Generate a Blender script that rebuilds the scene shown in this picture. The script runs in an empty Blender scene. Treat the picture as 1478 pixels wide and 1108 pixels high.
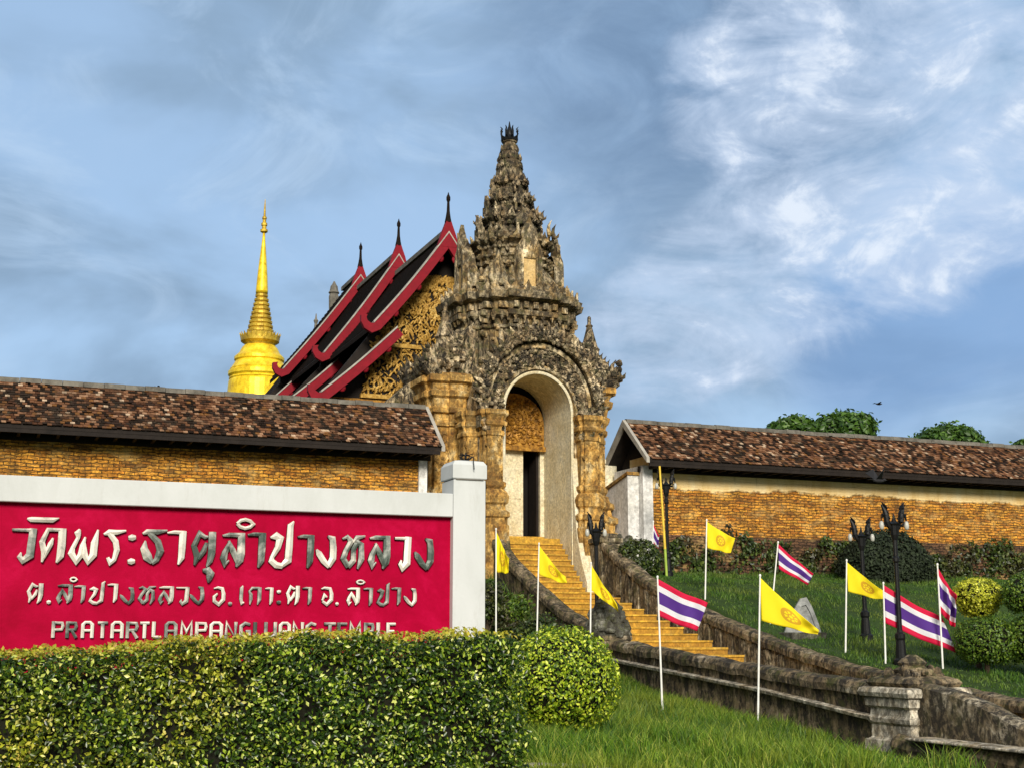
import bpy, math, random
import numpy as np
from mathutils import Vector, Matrix
random.seed(7); rng = np.random.default_rng(7)
S = bpy.context.scene
COL = S.collection
R = math.radians

# ------------------------------------------------------------------ camera, world, sun, exposure
F_PX, W_PX, H_PX = 1900.0, 1478.0, 1108.0
PITCH = math.atan(361 / F_PX); YAW = R(22); EYE = 1.6
cam = bpy.data.objects.new("camera", bpy.data.cameras.new("camera")); COL.objects.link(cam)
cam.location = (0, 0, EYE); cam.rotation_euler = (R(90) + PITCH, 0, -YAW)
cam.data.sensor_width = 36; cam.data.lens = 36 * F_PX / W_PX
cam.data.clip_start = .1; cam.data.clip_end = 3000
S.camera = cam
CP, SP, CT, ST = math.cos(PITCH), math.sin(PITCH), math.cos(YAW), math.sin(YAW)
FWD = Vector((ST, CT, 0)); RGT = Vector((CT, -ST, 0))
def ray(px, py):
    x = (px - W_PX / 2) / F_PX; y = (H_PX / 2 - py) / F_PX
    fw = CP - y * SP; up = SP + y * CP
    return Vector((ST * fw + CT * x, CT * fw - ST * x, up))
def at_y(px, py, Y):
    r = ray(px, py); k = Y / r.y; return Vector((r.x * k, Y, EYE + r.z * k))
def at_d(px, py, D):
    r = ray(px, py); k = D / (r.x * ST + r.y * CT); return Vector((r.x * k, r.y * k, EYE + r.z * k))

SUN_DIR = Vector((-.26, -.966, 0)).normalized() * math.cos(R(25)) + Vector((0, 0, math.sin(R(25))))
sun = bpy.data.objects.new("sun", bpy.data.lights.new("sun", 'SUN')); COL.objects.link(sun)
sun.data.energy = 3.9; sun.data.angle = R(20); sun.data.color = (1, .93, .80)
sun.rotation_euler = SUN_DIR.to_track_quat('Z', 'Y').to_euler(); sun.location = (0, -20, 60)
S.view_settings.view_transform = 'Standard'; S.view_settings.look = 'None'
S.view_settings.gamma = 1; S.view_settings.exposure = 0.3

def world():
    w = bpy.data.worlds.new("World"); S.world = w; w.use_nodes = True
    nt = w.node_tree; nt.nodes.clear(); N = nt.nodes.new; L = nt.links.new
    out = N('ShaderNodeOutputWorld'); bg = N('ShaderNodeBackground'); L(bg.outputs[0], out.inputs[0])
    sky = N('ShaderNodeTexSky'); sky.sky_type = 'NISHITA'; sky.sun_disc = False
    sky.sun_elevation = R(25); sky.sun_rotation = math.atan2(SUN_DIR.x, SUN_DIR.y)
    sky.dust_density = .6; sky.ozone_density = 1.5
    bg.inputs[1].default_value = 0.12
    tc = N('ShaderNodeTexCoord')
    def noise(scale, det, rough, dist, mapscale=(1, 1, 1), loc=(0, 0, 0)):
        m = N('ShaderNodeMapping'); m.inputs['Scale'].default_value = mapscale; m.inputs['Location'].default_value = loc
        L(tc.outputs['Generated'], m.inputs[0])
        n = N('ShaderNodeTexNoise'); n.inputs['Scale'].default_value = scale; n.inputs['Detail'].default_value = det
        n.inputs['Roughness'].default_value = rough; n.inputs['Distortion'].default_value = dist
        L(m.outputs[0], n.inputs['Vector']); return n.outputs['Fac']
    def ramp(src, stops):
        r = N('ShaderNodeValToRGB'); e = r.color_ramp.elements
        while len(e) < len(stops): e.new(.5)
        for i, (p, c) in enumerate(stops):
            e[i].position = p; e[i].color = (c, c, c, 1) if not isinstance(c, tuple) else c + (1,)
        r.color_ramp.interpolation = 'EASE'
        L(src, r.inputs[0]); return r.outputs[0]
    def math_(op, a, b):
        m = N('ShaderNodeMath'); m.operation = op; m.use_clamp = op in ('ADD', 'SUBTRACT')
        for i, v in enumerate((a, b)):
            if isinstance(v, (int, float)): m.inputs[i].default_value = v
            else: L(v, m.inputs[i])
        return m.outputs[0]
    def mix(f, a, b):
        m = N('ShaderNodeMix'); m.data_type = 'RGBA'
        if isinstance(f, (int, float)): m.inputs[0].default_value = f
        else: L(f, m.inputs[0])
        for i, v in ((6, a), (7, b)):
            if isinstance(v, tuple): m.inputs[i].default_value = v + (1,)
            else: L(v, m.inputs[i])
        return m.outputs[2]
    def lobe(px, py, inner, outer):          # a soft bank of cloud centred on a compass direction
        d = ray(px, py).normalized()
        v = N('ShaderNodeVectorMath'); v.operation = 'DOT_PRODUCT'
        nv = N('ShaderNodeVectorMath'); nv.operation = 'NORMALIZE'
        L(tc.outputs['Generated'], nv.inputs[0]); L(nv.outputs[0], v.inputs[0]); v.inputs[1].default_value = d
        mr = N('ShaderNodeMapRange'); mr.interpolation_type = 'SMOOTHSTEP'
        mr.inputs[1].default_value = math.cos(outer); mr.inputs[2].default_value = math.cos(inner)
        mr.inputs[3].default_value = 0; mr.inputs[4].default_value = 1
        L(v.outputs['Value'], mr.inputs[0]); return mr.outputs[0]
    k = 1 / .12
    c = lambda r, g, b: (r * k, g * k, b * k)
    veil = mix(.78, sky.outputs[0], c(.325, .475, .68))                     # thin high overcast
    big = noise(4.6, 5, .5, .3, (1, 1, 2.0), (.3, .1, .2))
    veil = mix(ramp(big, [(.36, 0.), (.62, .95)]), veil, c(.215, .32, .455))  # greyer blue banks
    soft = noise(6.5, 8, .62, 1.2, (1, 1, 1.8), (2.3, 1.1, .7))
    veil = mix(ramp(soft, [(.46, 0.), (.72, .6)]), veil, c(.40, .54, .72))
    dark = lobe(1010, 60, .03, .20)
    fine = noise(13, 8, .62, .6, (1, 1, 1.5), (.0, .4, .9))
    veil = mix(math_('MULTIPLY', dark, ramp(fine, [(.25, .45), (.7, .9)])), veil, c(.14, .225, .36))
    deep = math_('ADD', lobe(1440, 440, .02, .09), lobe(1260, 500, .01, .09))
    veil = mix(math_('MULTIPLY', deep, .62), veil, c(.15, .28, .52))
    band = None
    for q in [(1120, 130, .01, .10), (1190, 60, .01, .10), (1200, 210, .0, .09), (1290, 225, .01, .10), (1370, 240, .01, .10), (1460, 190, .02, .11), (1290, 330, .0, .09), (1180, 385, .0, .08), (1060, 425, .0, .09), (950, 470, .0, .09), (1440, 290, .0, .06), (1330, 40, .0, .09)]:
        l = lobe(*q); band = l if band is None else math_('ADD', band, math_('MULTIPLY', l, .9))
    puff = noise(9, 9, .6, .7, (1, 1, 2.2), (.7, .2, .35))
    puff2 = noise(24, 9, .62, .4, (1, 1, 1.4), (1.7, .9, .35))
    nz = math_('ADD', math_('MULTIPLY', puff, .72), math_('MULTIPLY', puff2, .28))
    lifted = N('ShaderNodeMath'); lifted.operation = 'MULTIPLY_ADD'; L(nz, lifted.inputs[0]); lifted.inputs[1].default_value = 3.4; lifted.inputs[2].default_value = -1.72
    tot = N('ShaderNodeMath'); tot.operation = 'MULTIPLY_ADD'; L(lifted.outputs[0], tot.inputs[2]); L(band, tot.inputs[0]); tot.inputs[1].default_value = .62
    wide = math_('MULTIPLY', ramp(tot.outputs[0], [(-.0, 0.), (1., 1.)]), ramp(band, [(.0, .12), (.35, 1.)]))
    veil = mix(math_('MULTIPLY', wide, .85), veil, c(.47, .57, .73))
    core = math_('MULTIPLY', ramp(tot.outputs[0], [(.6, 0.), (1., 1.)]), ramp(puff2, [(.38, .0), (.66, 1.)]))
    veil = mix(math_('MULTIPLY', core, .75), veil, c(.70, .76, .84))
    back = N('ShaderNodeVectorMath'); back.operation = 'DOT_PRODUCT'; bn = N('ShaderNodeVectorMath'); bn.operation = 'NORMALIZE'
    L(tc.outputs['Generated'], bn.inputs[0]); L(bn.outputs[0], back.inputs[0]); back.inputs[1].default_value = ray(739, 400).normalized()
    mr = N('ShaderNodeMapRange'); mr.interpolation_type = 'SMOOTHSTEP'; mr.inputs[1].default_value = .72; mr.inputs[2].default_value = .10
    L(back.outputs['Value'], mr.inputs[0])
    veil = mix(mr.outputs[0], veil, c(.38, .39, .41))                     # unseen sky behind the camera, whitened to add soft fill light
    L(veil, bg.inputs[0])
world()

# ------------------------------------------------------------------ materials
MATS = {}
class NT:
    def __init__(s, name):
        m = bpy.data.materials.new(name); m.use_nodes = True; s.m = m; s.t = m.node_tree
        s.b = s.t.nodes['Principled BSDF']; s.b.inputs['Specular IOR Level'].default_value = .25
    def N(s, t): return s.t.nodes.new(t)
    def L(s, a, b): s.t.links.new(a, b)
    def coord(s, scale=(1, 1, 1), loc=(0, 0, 0), kind='Object', swap=False):
        if not hasattr(s, 'tc'): s.tc = s.N('ShaderNodeTexCoord')
        src = s.tc.outputs[kind]
        if swap:                                     # upright surfaces: (x+y, z, 0)
            x = s.N('ShaderNodeSeparateXYZ'); s.L(src, x.inputs[0]); c = s.N('ShaderNodeCombineXYZ')
            a = s.N('ShaderNodeMath'); a.operation = 'ADD'; s.L(x.outputs[0], a.inputs[0]); s.L(x.outputs[1], a.inputs[1])
            s.L(a.outputs[0], c.inputs[0]); s.L(x.outputs[2], c.inputs[1]); src = c.outputs[0]
        m = s.N('ShaderNodeMapping'); m.inputs['Scale'].default_value = scale; m.inputs['Location'].default_value = loc
        s.L(src, m.inputs[0]); return m.outputs[0]
    def noise(s, scale, det=6, rough=.6, dist=0., sc=(1, 1, 1), loc=(0, 0, 0), vec=None):
        n = s.N('ShaderNodeTexNoise'); n.inputs['Scale'].default_value = scale; n.inputs['Detail'].default_value = det
        n.inputs['Roughness'].default_value = rough; n.inputs['Distortion'].default_value = dist
        s.L(vec if vec is not None else s.coord(sc, loc), n.inputs['Vector']); return n.outputs['Fac']
    def ramp(s, src, stops, interp='LINEAR'):
        r = s.N('ShaderNodeValToRGB'); e = r.color_ramp.elements; r.color_ramp.interpolation = interp
        while len(e) < len(stops): e.new(.5)
        for i, (p, c) in enumerate(stops):
            e[i].position = p; e[i].color = ((c,) * 3 if not isinstance(c, tuple) else c) + (1,)
        s.L(src, r.inputs[0]); return r.outputs[0]
    def mix(s, f, a, b, blend='MIX'):
        m = s.N('ShaderNodeMix'); m.data_type = 'RGBA'; m.blend_type = blend
        for i, v in ((0, f), (6, a), (7, b)):
            if isinstance(v, tuple): m.inputs[i].default_value = v + (1,)
            elif isinstance(v, (int, float)): m.inputs[i].default_value = v
            else: s.L(v, m.inputs[i])
        return m.outputs[2]
    def math(s, op, a, b=0., clamp=False):
        m = s.N('ShaderNodeMath'); m.operation = op; m.use_clamp = clamp
        for i, v in enumerate((a, b)):
            if isinstance(v, (int, float)): m.inputs[i].default_value = v
            else: s.L(v, m.inputs[i])
        return m.outputs[0]
    def island(s):
        g = s.N('ShaderNodeNewGeometry'); return g.outputs['Random Per Island']
    def bump(s, h, strength=.5, dist=.02):
        b = s.N('ShaderNodeBump'); b.inputs['Strength'].default_value = strength; b.inputs['Distance'].default_value = dist
        s.L(h, b.inputs['Height']); s.L(b.outputs[0], s.b.inputs['Normal'])
    def done(s, col, rough=.85, metal=0., key=None):
        if isinstance(col, tuple): s.b.inputs['Base Color'].default_value = col + (1,)
        else: s.L(col, s.b.inputs['Base Color'])
        if isinstance(rough, (int, float)): s.b.inputs['Roughness'].default_value = rough
        else: s.L(rough, s.b.inputs['Roughness'])
        s.b.inputs['Metallic'].default_value = metal
        MATS[key or s.m.name] = s.m; return s.m

def stone_mat(name, stops, black=.45, scale=2.2, streak=(1, 1, .35), moss=0., bump=.8, bd=.05, isl=0.):
    n = NT(name)
    base = n.ramp(n.noise(scale, 9, .68, .4), stops)
    if isl: base = n.mix(1, base, n.ramp(n.island(), [(0., 1 - isl), (1., 1 + isl)]), 'MULTIPLY')
    fine = n.ramp(n.noise(scale * 9, 5, .7, .2), [(.3, .55), (.7, 1.25)])
    c = n.mix(1, base, fine, 'MULTIPLY')
    st = n.ramp(n.noise(scale * 1.3, 10, .72, .8, streak, (3, 5, 1)), [(.5 - .12 * black, 1.), (.5 + .10, 0.)])
    st2 = n.ramp(n.noise(scale * 5, 8, .7, .3, (1, 1, .6), (9, 2, 4)), [(.44, 1.), (.56, 0.)])
    s = n.math('MULTIPLY', n.math('ADD', n.math('MULTIPLY', st, .7), n.math('MULTIPLY', st2, .6), True), black * 1.6, True)
    c = n.mix(s, c, (.026, .022, .017))
    if moss: c = n.mix(n.ramp(n.noise(scale * 1.8, 8, .7, .3, (1, 1, 1), (1, 7, 2)), [(.5, 0.), (.68, moss)]), c, (.09, .10, .02))
    n.bump(n.math('ADD', n.noise(scale * 5, 8, .7), n.math('MULTIPLY', n.noise(scale * 22, 4, .6), .4)), bump, bd)
    return n.done(c, .92)
stone_mat('ochre_stucco', [(.3, (.24, .10, .025)), (.42, (.50, .26, .055)), (.54, (.76, .46, .13)), (.66, (.80, .62, .32)), (.8, (.62, .31, .05))], .44, 1.9, isl=.35)
stone_mat('weathered_stucco', [(.3, (.26, .15, .055)), (.45, (.50, .34, .15)), (.6, (.86, .72, .48)), (.75, (.74, .47, .14))], .56, 2.1, moss=.45, isl=.5)
stone_mat('dark_carved_stucco', [(.3, (.10, .07, .04)), (.46, (.34, .24, .13)), (.6, (.78, .64, .42)), (.8, (.50, .30, .09))], .64, 2.4, moss=.4, isl=.75)
stone_mat('cream_plaster', [(.3, (.70, .58, .34)), (.5, (.84, .75, .52)), (.7, (.88, .83, .66))], .15, 1.5, (1, 1, .3), bump=.25)
stone_mat('niche_plaster', [(.3, (.55, .34, .12)), (.55, (.68, .47, .2)), (.75, (.72, .55, .3))], .1, 2, bump=.25)
stone_mat('old_balustrade', [(.3, (.13, .095, .055)), (.48, (.27, .20, .115)), (.6, (.42, .33, .21)), (.72, (.72, .64, .50))], .62, 2.0, moss=.5, bump=.6, bd=.03)
stone_mat('mottled_balustrade', [(.3, (.12, .09, .05)), (.48, (.26, .20, .12)), (.6, (.58, .50, .36)), (.72, (.74, .68, .55))], .6, 2.4, moss=.3, bump=.6, bd=.03)
stone_mat('pillar_plaster', [(.3, (.34, .23, .11)), (.42, (.70, .58, .40)), (.56, (.86, .80, .66)), (.8, (.54, .38, .19))], .5, 2.6, bump=.6, bd=.03)
stone_mat('mossy_stone', [(.3, (.05, .05, .04)), (.5, (.15, .15, .12)), (.68, (.38, .37, .32))], .5, 3.2, moss=.6, bump=.8, bd=.03)
stone_mat('white_wall_plaster', [(.3, (.66, .64, .58)), (.55, (.86, .85, .83)), (.75, (.90, .89, .87))], .12, .8, (1, 1, .35), bump=.15)
stone_mat('concrete', [(.3, (.35, .32, .26)), (.6, (.5, .47, .4))], .2, 3, bump=.3)

def brick_mat(name, c1, c2, mortar, dirt, lowdark=False, plaster=False):
    n = NT(name)
    v = n.coord((1, 1, 1), (0, 0, 0), 'Object', True)
    wob = n.noise(2.2, 4, .6, 0)
    w = n.N('ShaderNodeVectorMath'); w.operation = 'MULTIPLY_ADD'
    cc = n.N('ShaderNodeCombineXYZ'); n.L(wob, cc.inputs[0]); n.L(n.noise(1.5, 4, .6, 0, (1, 1, 1), (4, 4, 4)), cc.inputs[1])
    n.L(cc.outputs[0], w.inputs[0]); w.inputs[1].default_value = (.22, .17, 0); n.L(v, w.inputs[2])
    b = n.N('ShaderNodeTexBrick'); n.L(w.outputs[0], b.inputs['Vector'])
    b.inputs['Scale'].default_value = 1; b.inputs['Mortar Size'].default_value = .011; b.inputs['Mortar Smooth'].default_value = .6
    b.inputs['Brick Width'].default_value = .27; b.inputs['Row Height'].default_value = .085; b.inputs['Bias'].default_value = 0
    b.inputs['Color1'].default_value = c1 + (1,); b.inputs['Color2'].default_value = c2 + (1,); b.inputs['Mortar'].default_value = mortar + (1,)
    fine = n.ramp(n.noise(16, 8, .75, .3, (.6, .6, 1.6)), [(.36, .06), (.46, .6), (.55, 1.1), (.68, 2.1)])
    c = n.mix(1, b.outputs[0], fine, 'MULTIPLY')
    c = n.mix(n.ramp(n.noise(3.0, 9, .75, .6, (.5, .5, 1.6), (8, 3, 1)), [(.46, 0.), (.60, .85)]), c, dirt)
    c = n.mix(n.ramp(n.noise(2.0, 9, .7, .6, (.7, .7, 1.3), (2, 9, 5)), [(.52, 0.), (.72, .7)]), c, (.74, .50, .18))
    c = n.mix(n.ramp(n.noise(2.4, 9, .75, .2, (1, 1, .16), (3, 8, 2)), [(.55, 0.), (.72, .8)]), c, (.055, .032, .014))
    h = n.math('ADD', n.math('MULTIPLY', b.outputs['Fac'], -1.), n.noise(20, 6, .7))
    if plaster:
        sz = n.N('ShaderNodeSeparateXYZ'); n.L(n.coord(), sz.inputs[0])
        edge = n.math('ADD', sz.outputs[2], n.math('MULTIPLY', n.math('SUBTRACT', n.noise(1.1, 7, .6), .5), .55))
        edge = n.math('ADD', edge, n.math('MULTIPLY', n.math('SUBTRACT', n.noise(9, 5, .6), .5), .12))
        m = n.math('MULTIPLY', n.math('SUBTRACT', edge, 5.78), 14., True)
        pc = n.ramp(n.noise(1.3, 9, .7, .3, (1, 1, .4)), [(.3, (.74, .48, .17)), (.5, (.92, .68, .32)), (.72, (.93, .78, .48))])
        pc = n.mix(n.ramp(n.noise(3, 9, .75, .2, (1.5, 1.5, .25), (5, 5, 5)), [(.58, 0.), (.75, .7)]), pc, (.34, .19, .05))
        c = n.mix(m, c, pc)
        h = n.math('ADD', n.math('MULTIPLY', h, n.math('SUBTRACT', 1., n.math('MULTIPLY', m, .8))), n.math('MULTIPLY', m, 1.2))
    n.bump(h, .9, .03)
    return n.done(c, .93)
brick_mat('ochre_brick', (.74, .36, .05), (.48, .18, .022), (.085, .05, .02), (.09, .05, .018))
brick_mat('ochre_brick_plastered', (.74, .36, .05), (.50, .18, .024), (.085, .05, .02), (.12, .06, .02), plaster=True)
brick_mat('dark_brick', (.20, .10, .05), (.11, .06, .035), (.03, .022, .016), (.02, .016, .011))

def simple(name, col, rough=.6, metal=0., var=0., bump=0., scale=6., spec=None):
    n = NT(name); c = col
    if var:
        lo = tuple(x * (1 - var) for x in col); hi = tuple(min(1, x * (1 + var)) for x in col)
        c = n.ramp(n.noise(scale, 8, .7, .3), [(.3, lo), (.7, hi)])
    if bump: n.bump(n.noise(scale * 6, 5, .6), bump, .02)
    if spec is not None: n.b.inputs['Specular IOR Level'].default_value = spec
    return n.done(c, rough, metal)
simple('red_paint', (.20, .0015, .010), .7, 0, .22, .2, 5)
def sign_red():
    n = NT('sign_red'); n.b.inputs['Specular IOR Level'].default_value = .04; c = n.ramp(n.noise(1.6, 9, .72, .4), [(.3, (.27, .0003, .018)), (.52, (.36, .0006, .029)), (.75, (.50, .004, .056))])
    c = n.mix(n.ramp(n.noise(5, 8, .7, .2, (1, 1, .3)), [(.55, 0.), (.8, .3)]), c, (.36, .004, .03))
    n.bump(n.noise(45, 5, .6), .15, .01); return n.done(c, .6)
sign_red()
def white_paint():
    n = NT('white_paint'); c = n.ramp(n.noise(1.4, 8, .65, .3, (1, 1, .5)), [(.3, (.46, .48, .47)), (.55, (.54, .56, .56)), (.8, (.59, .605, .61))])
    c = n.mix(n.ramp(n.noise(5, 9, .75, .3, (1, 1, .2), (3, 3, 3)), [(.54, 0.), (.78, .5)]), c, (.33, .32, .28))
    n.bump(n.noise(30, 6, .6), .2, .01); return n.done(c, .7)
white_paint()
def steel():
    n = NT('letter_steel'); oi = n.N('ShaderNodeObjectInfo')
    v = n.math('ADD', n.noise(5, 4, .6, .5), n.math('MULTIPLY', n.math('SUBTRACT', oi.outputs['Random'], .45), .42))
    c = n.ramp(v, [(.28, (.10, .13, .11)), (.42, (.36, .38, .34)), (.54, (.74, .69, .60)), (.7, (.95, .91, .80))])
    return n.done(c, .3, .35)
steel()
simple('letter_side', (.055, .045, .04), .5, .4)
simple('dark_wood', (.014, .010, .008), .8, 0, .5, .4, 4)
simple('dark_tile', (.014, .010, .008), .95, 0, .5, .4, 9, .05)
simple('roof_trim', (.13, .12, .10), .85, 0, .6, .5, 3)
simple('roof_edge_white', (.34, .32, .28), .8, 0, .35, .3, 3)
simple('black_iron', (.009, .0095, .010), .45, .3, .4, .2, 20)
simple('lamp_glass', (.42, .42, .38), .2, 0, .1)
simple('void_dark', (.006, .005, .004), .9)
simple('bark', (.10, .07, .045), .9, 0, .5, .8, 5)
simple('pole_white', (.74, .74, .70), .5, 0, .15, 0, 8)
simple('pole_yellow', (.72, .50, .05), .5, 0, .3, 0, 4)
simple('pole_green', (.30, .42, .06), .5, 0, .3, 0, 4)
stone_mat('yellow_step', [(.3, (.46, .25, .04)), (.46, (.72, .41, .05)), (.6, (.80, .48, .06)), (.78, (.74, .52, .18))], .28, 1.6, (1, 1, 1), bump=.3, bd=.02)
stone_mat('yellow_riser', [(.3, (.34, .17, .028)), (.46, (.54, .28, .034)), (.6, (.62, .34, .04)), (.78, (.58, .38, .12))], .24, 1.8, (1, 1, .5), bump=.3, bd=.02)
simple('leaf_gap_shade', (.010, .010, .005), .95, 0, .5, .5, 8)  # near-black core colour, paints the shade between the leaves
simple('bird_feathers', (.02, .02, .022), .7)
def gold(name, a, b, c3, metal=.55, rough=.34, sc=4):
    n = NT(name); c = n.ramp(n.noise(sc, 7, .7, .3), [(.3, a), (.52, b), (.75, c3)])
    n.bump(n.noise(sc * 8, 5, .6), .35, .02); return n.done(c, rough, metal)
gold('gold_leaf', (.50, .29, .012), (.90, .63, .025), (1., .80, .10), .3, .38, 2.2)
gold('dull_gold', (.16, .10, .02), (.50, .33, .035), (.80, .58, .08), .4, .45, 2.5)
gold('gold_carving', (.10, .045, .010), (.40, .23, .04), (.72, .54, .20), .2, .55, 7)
gold('old_gold_panel', (.05, .025, .008), (.30, .14, .02), (.66, .37, .06), .3, .5, 7)

def tile_mat():
    n = NT('clay_tile'); n.b.inputs['Specular IOR Level'].default_value = .06; i = n.island()
    c = n.ramp(i, [(0., (.022, .014, .010)), (.24, (.19, .088, .045)), (.42, (.09, .04, .022)), (.56, (.26, .13, .07)), (.70, (.04, .024, .018)), (.82, (.38, .22, .13)), (.91, (.22, .10, .035)), (.97, (.60, .44, .30))], 'CONSTANT')
    c = n.mix(1, c, n.ramp(n.noise(14, 7, .7, .3), [(.3, .45), (.7, 1.2)]), 'MULTIPLY')
    c = n.mix(n.ramp(n.noise(1.6, 8, .7, .4), [(.46, 0.), (.66, .8)]), c, (.035, .027, .020))
    c = n.mix(n.ramp(n.noise(4, 8, .7, .4, (1, 1, 1), (5, 1, 8)), [(.60, 0.), (.74, .7)]), c, (.16, .14, .09))
    n.bump(n.noise(40, 4, .6), .4, .01); return n.done(c, .9)
tile_mat()

def leaf_mat(name, stops, big=None, bigscale=1.2, rough=.42, trans=.22, west=None):
    n = NT(name); i = n.island(); c = n.ramp(i, stops)
    if big:
        nz = n.noise(bigscale, 5, .6, .3)
        if west is not None:                       # older yellowing growth towards one end
            sx = n.N('ShaderNodeSeparateXYZ'); n.L(n.coord(), sx.inputs[0])
            nz = n.math('ADD', nz, n.math('MULTIPLY', n.math('SUBTRACT', west, sx.outputs[0]), .045))
        c = n.mix(n.ramp(nz, [(.44, 0.), (.64, .85)]), c, n.ramp(i, big))
    n.done(c, rough)
    n.b.inputs['Specular IOR Level'].default_value = .4
    tr = n.N('ShaderNodeBsdfTranslucent'); n.L(n.mix(1, c, (1.1, 1.15, .5), 'MULTIPLY'), tr.inputs[0])
    mx = n.N('ShaderNodeMixShader'); mx.inputs[0].default_value = trans
    out = n.t.nodes['Material Output']; n.L(n.b.outputs[0], mx.inputs[1]); n.L(tr.outputs[0], mx.inputs[2]); n.L(mx.outputs[0], out.inputs[0])
    return n.m
leaf_mat('hedge_leaf', [(0., (.010, .026, .004)), (.5, (.026, .062, .007)), (.70, (.10, .18, .012)), (.88, (.34, .46, .03)), (1., (.80, .82, .25))],
         [(0., (.022, .036, .005)), (.5, (.11, .15, .010)), (.8, (.60, .60, .045)), (1., (.62, .44, .10))], .8, .30, west=1.0)
leaf_mat('new_growth', [(0., (.22, .24, .02)), (.5, (.42, .40, .03)), (.85, (.55, .46, .05)), (1., (.40, .22, .05))])
leaf_mat('bush_leaf', [(0., (.03, .07, .004)), (.35, (.11, .20, .008)), (.7, (.40, .52, .02)), (1., (.75, .80, .09))])
leaf_mat('topiary_yellow', [(0., (.16, .20, .012)), (.5, (.50, .52, .035)), (1., (.80, .78, .09))])
leaf_mat('topiary_green', [(0., (.03, .07, .008)), (.5, (.07, .14, .014)), (1., (.19, .27, .03))])
leaf_mat('dark_leaf', [(0., (.006, .011, .004)), (.7, (.014, .026, .008)), (1., (.03, .045, .018))], rough=.8, trans=.05)
leaf_mat('ivy_leaf', [(0., (.012, .022, .006)), (.5, (.03, .055, .010)), (.85, (.07, .11, .018)), (1., (.13, .17, .03))], [(0., (.02, .014, .008)), (1., (.07, .045, .02))], 1.0, trans=.2)
leaf_mat('tree_leaf', [(0., (.020, .050, .010)), (.5, (.05, .115, .016)), (1., (.11, .21, .03))], trans=.25)
leaf_mat('grass_blade', [(0., (.026, .075, .006)), (.5, (.085, .19, .010)), (.82, (.20, .34, .018)), (1., (.46, .46, .10))], [(0., (.12, .18, .01)), (1., (.36, .38, .05))], .6, .6, .3)
leaf_mat('lawn_blade', [(0., (.016, .055, .006)), (.6, (.05, .13, .010)), (1., (.12, .22, .02))], [(0., (.05, .09, .01)), (1., (.20, .24, .04))],  .5, .6, trans=.25)
def ground_mat():
    n = NT('turf_soil'); c = n.ramp(n.noise(2.5, 9, .7, .3), [(.3, (.018, .035, .006)), (.55, (.030, .062, .009)), (.75, (.05, .08, .016))])
    n.bump(n.noise(30, 6, .7), .8, .04); n.done(c, .95)
ground_mat()

def flag_mats():
    n = NT('flag_yellow'); uv = n.N('ShaderNodeUVMap'); m = n.N('ShaderNodeVectorMath'); m.operation = 'SUBTRACT'
    n.L(uv.outputs[0], m.inputs[0]); m.inputs[1].default_value = (.52, .5, 0)
    sx = n.N('ShaderNodeSeparateXYZ'); n.L(m.outputs[0], sx.inputs[0])
    x = n.math('MULTIPLY', sx.outputs[0], 1.5); y = sx.outputs[1]
    r = n.math('SQRT', n.math('ADD', n.math('MULTIPLY', x, x), n.math('MULTIPLY', y, y)))
    a = n.math('ARCTAN2', y, x); sp = n.math('GREATER_THAN', n.math('COSINE', n.math('MULTIPLY', a, 8.)), .35)
    ring = n.math('LESS_THAN', n.math('ABSOLUTE', n.math('SUBTRACT', r, .225)), .045)
    hub = n.math('LESS_THAN', n.math('ABSOLUTE', n.math('SUBTRACT', r, .075)), .022)
    spoke = n.math('MULTIPLY', sp, n.math('MULTIPLY', n.math('GREATER_THAN', r, .08), n.math('LESS_THAN', r, .2)))
    k = n.math('ADD', n.math('ADD', ring, hub), spoke, True)
    c = n.mix(n.math('MULTIPLY', k, .8), (.94, .80, .02), (.66, .34, .03))
    n.done(c, .7)
    for nm, col in (('flag_yellow_plain', (.90, .72, .012)), ('flag_red', (.70, .012, .07)), ('flag_white', (.80, .80, .84)), ('flag_blue', (.105, .035, .29))):
        n2 = NT(nm); n2.done(col, .7)
    for nm in ('flag_yellow', 'flag_yellow_plain', 'flag_red', 'flag_white', 'flag_blue'):
        mt = MATS[nm]; t = mt.node_tree; b = t.nodes['Principled BSDF']; out = t.nodes['Material Output']
        tr = t.nodes.new('ShaderNodeBsdfTranslucent'); mx = t.nodes.new('ShaderNodeMixShader'); mx.inputs[0].default_value = .35
        if b.inputs['Base Color'].is_linked: t.links.new(b.inputs['Base Color'].links[0].from_socket, tr.inputs[0])
        else: tr.inputs[0].default_value = b.inputs['Base Color'].default_value
        t.links.new(b.outputs[0], mx.inputs[1]); t.links.new(tr.outputs[0], mx.inputs[2]); t.links.new(mx.outputs[0], out.inputs[0])
flag_mats()
def slab_mat():
    n = NT('grey_slab'); c = n.ramp(n.noise(7, 8, .75, .3), [(.3, (.12, .125, .12)), (.6, (.30, .31, .30)), (.75, (.50, .51, .50))])
    n.bump(n.noise(30, 6, .6), .4, .02); n.done(c, .8)
slab_mat()

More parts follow.
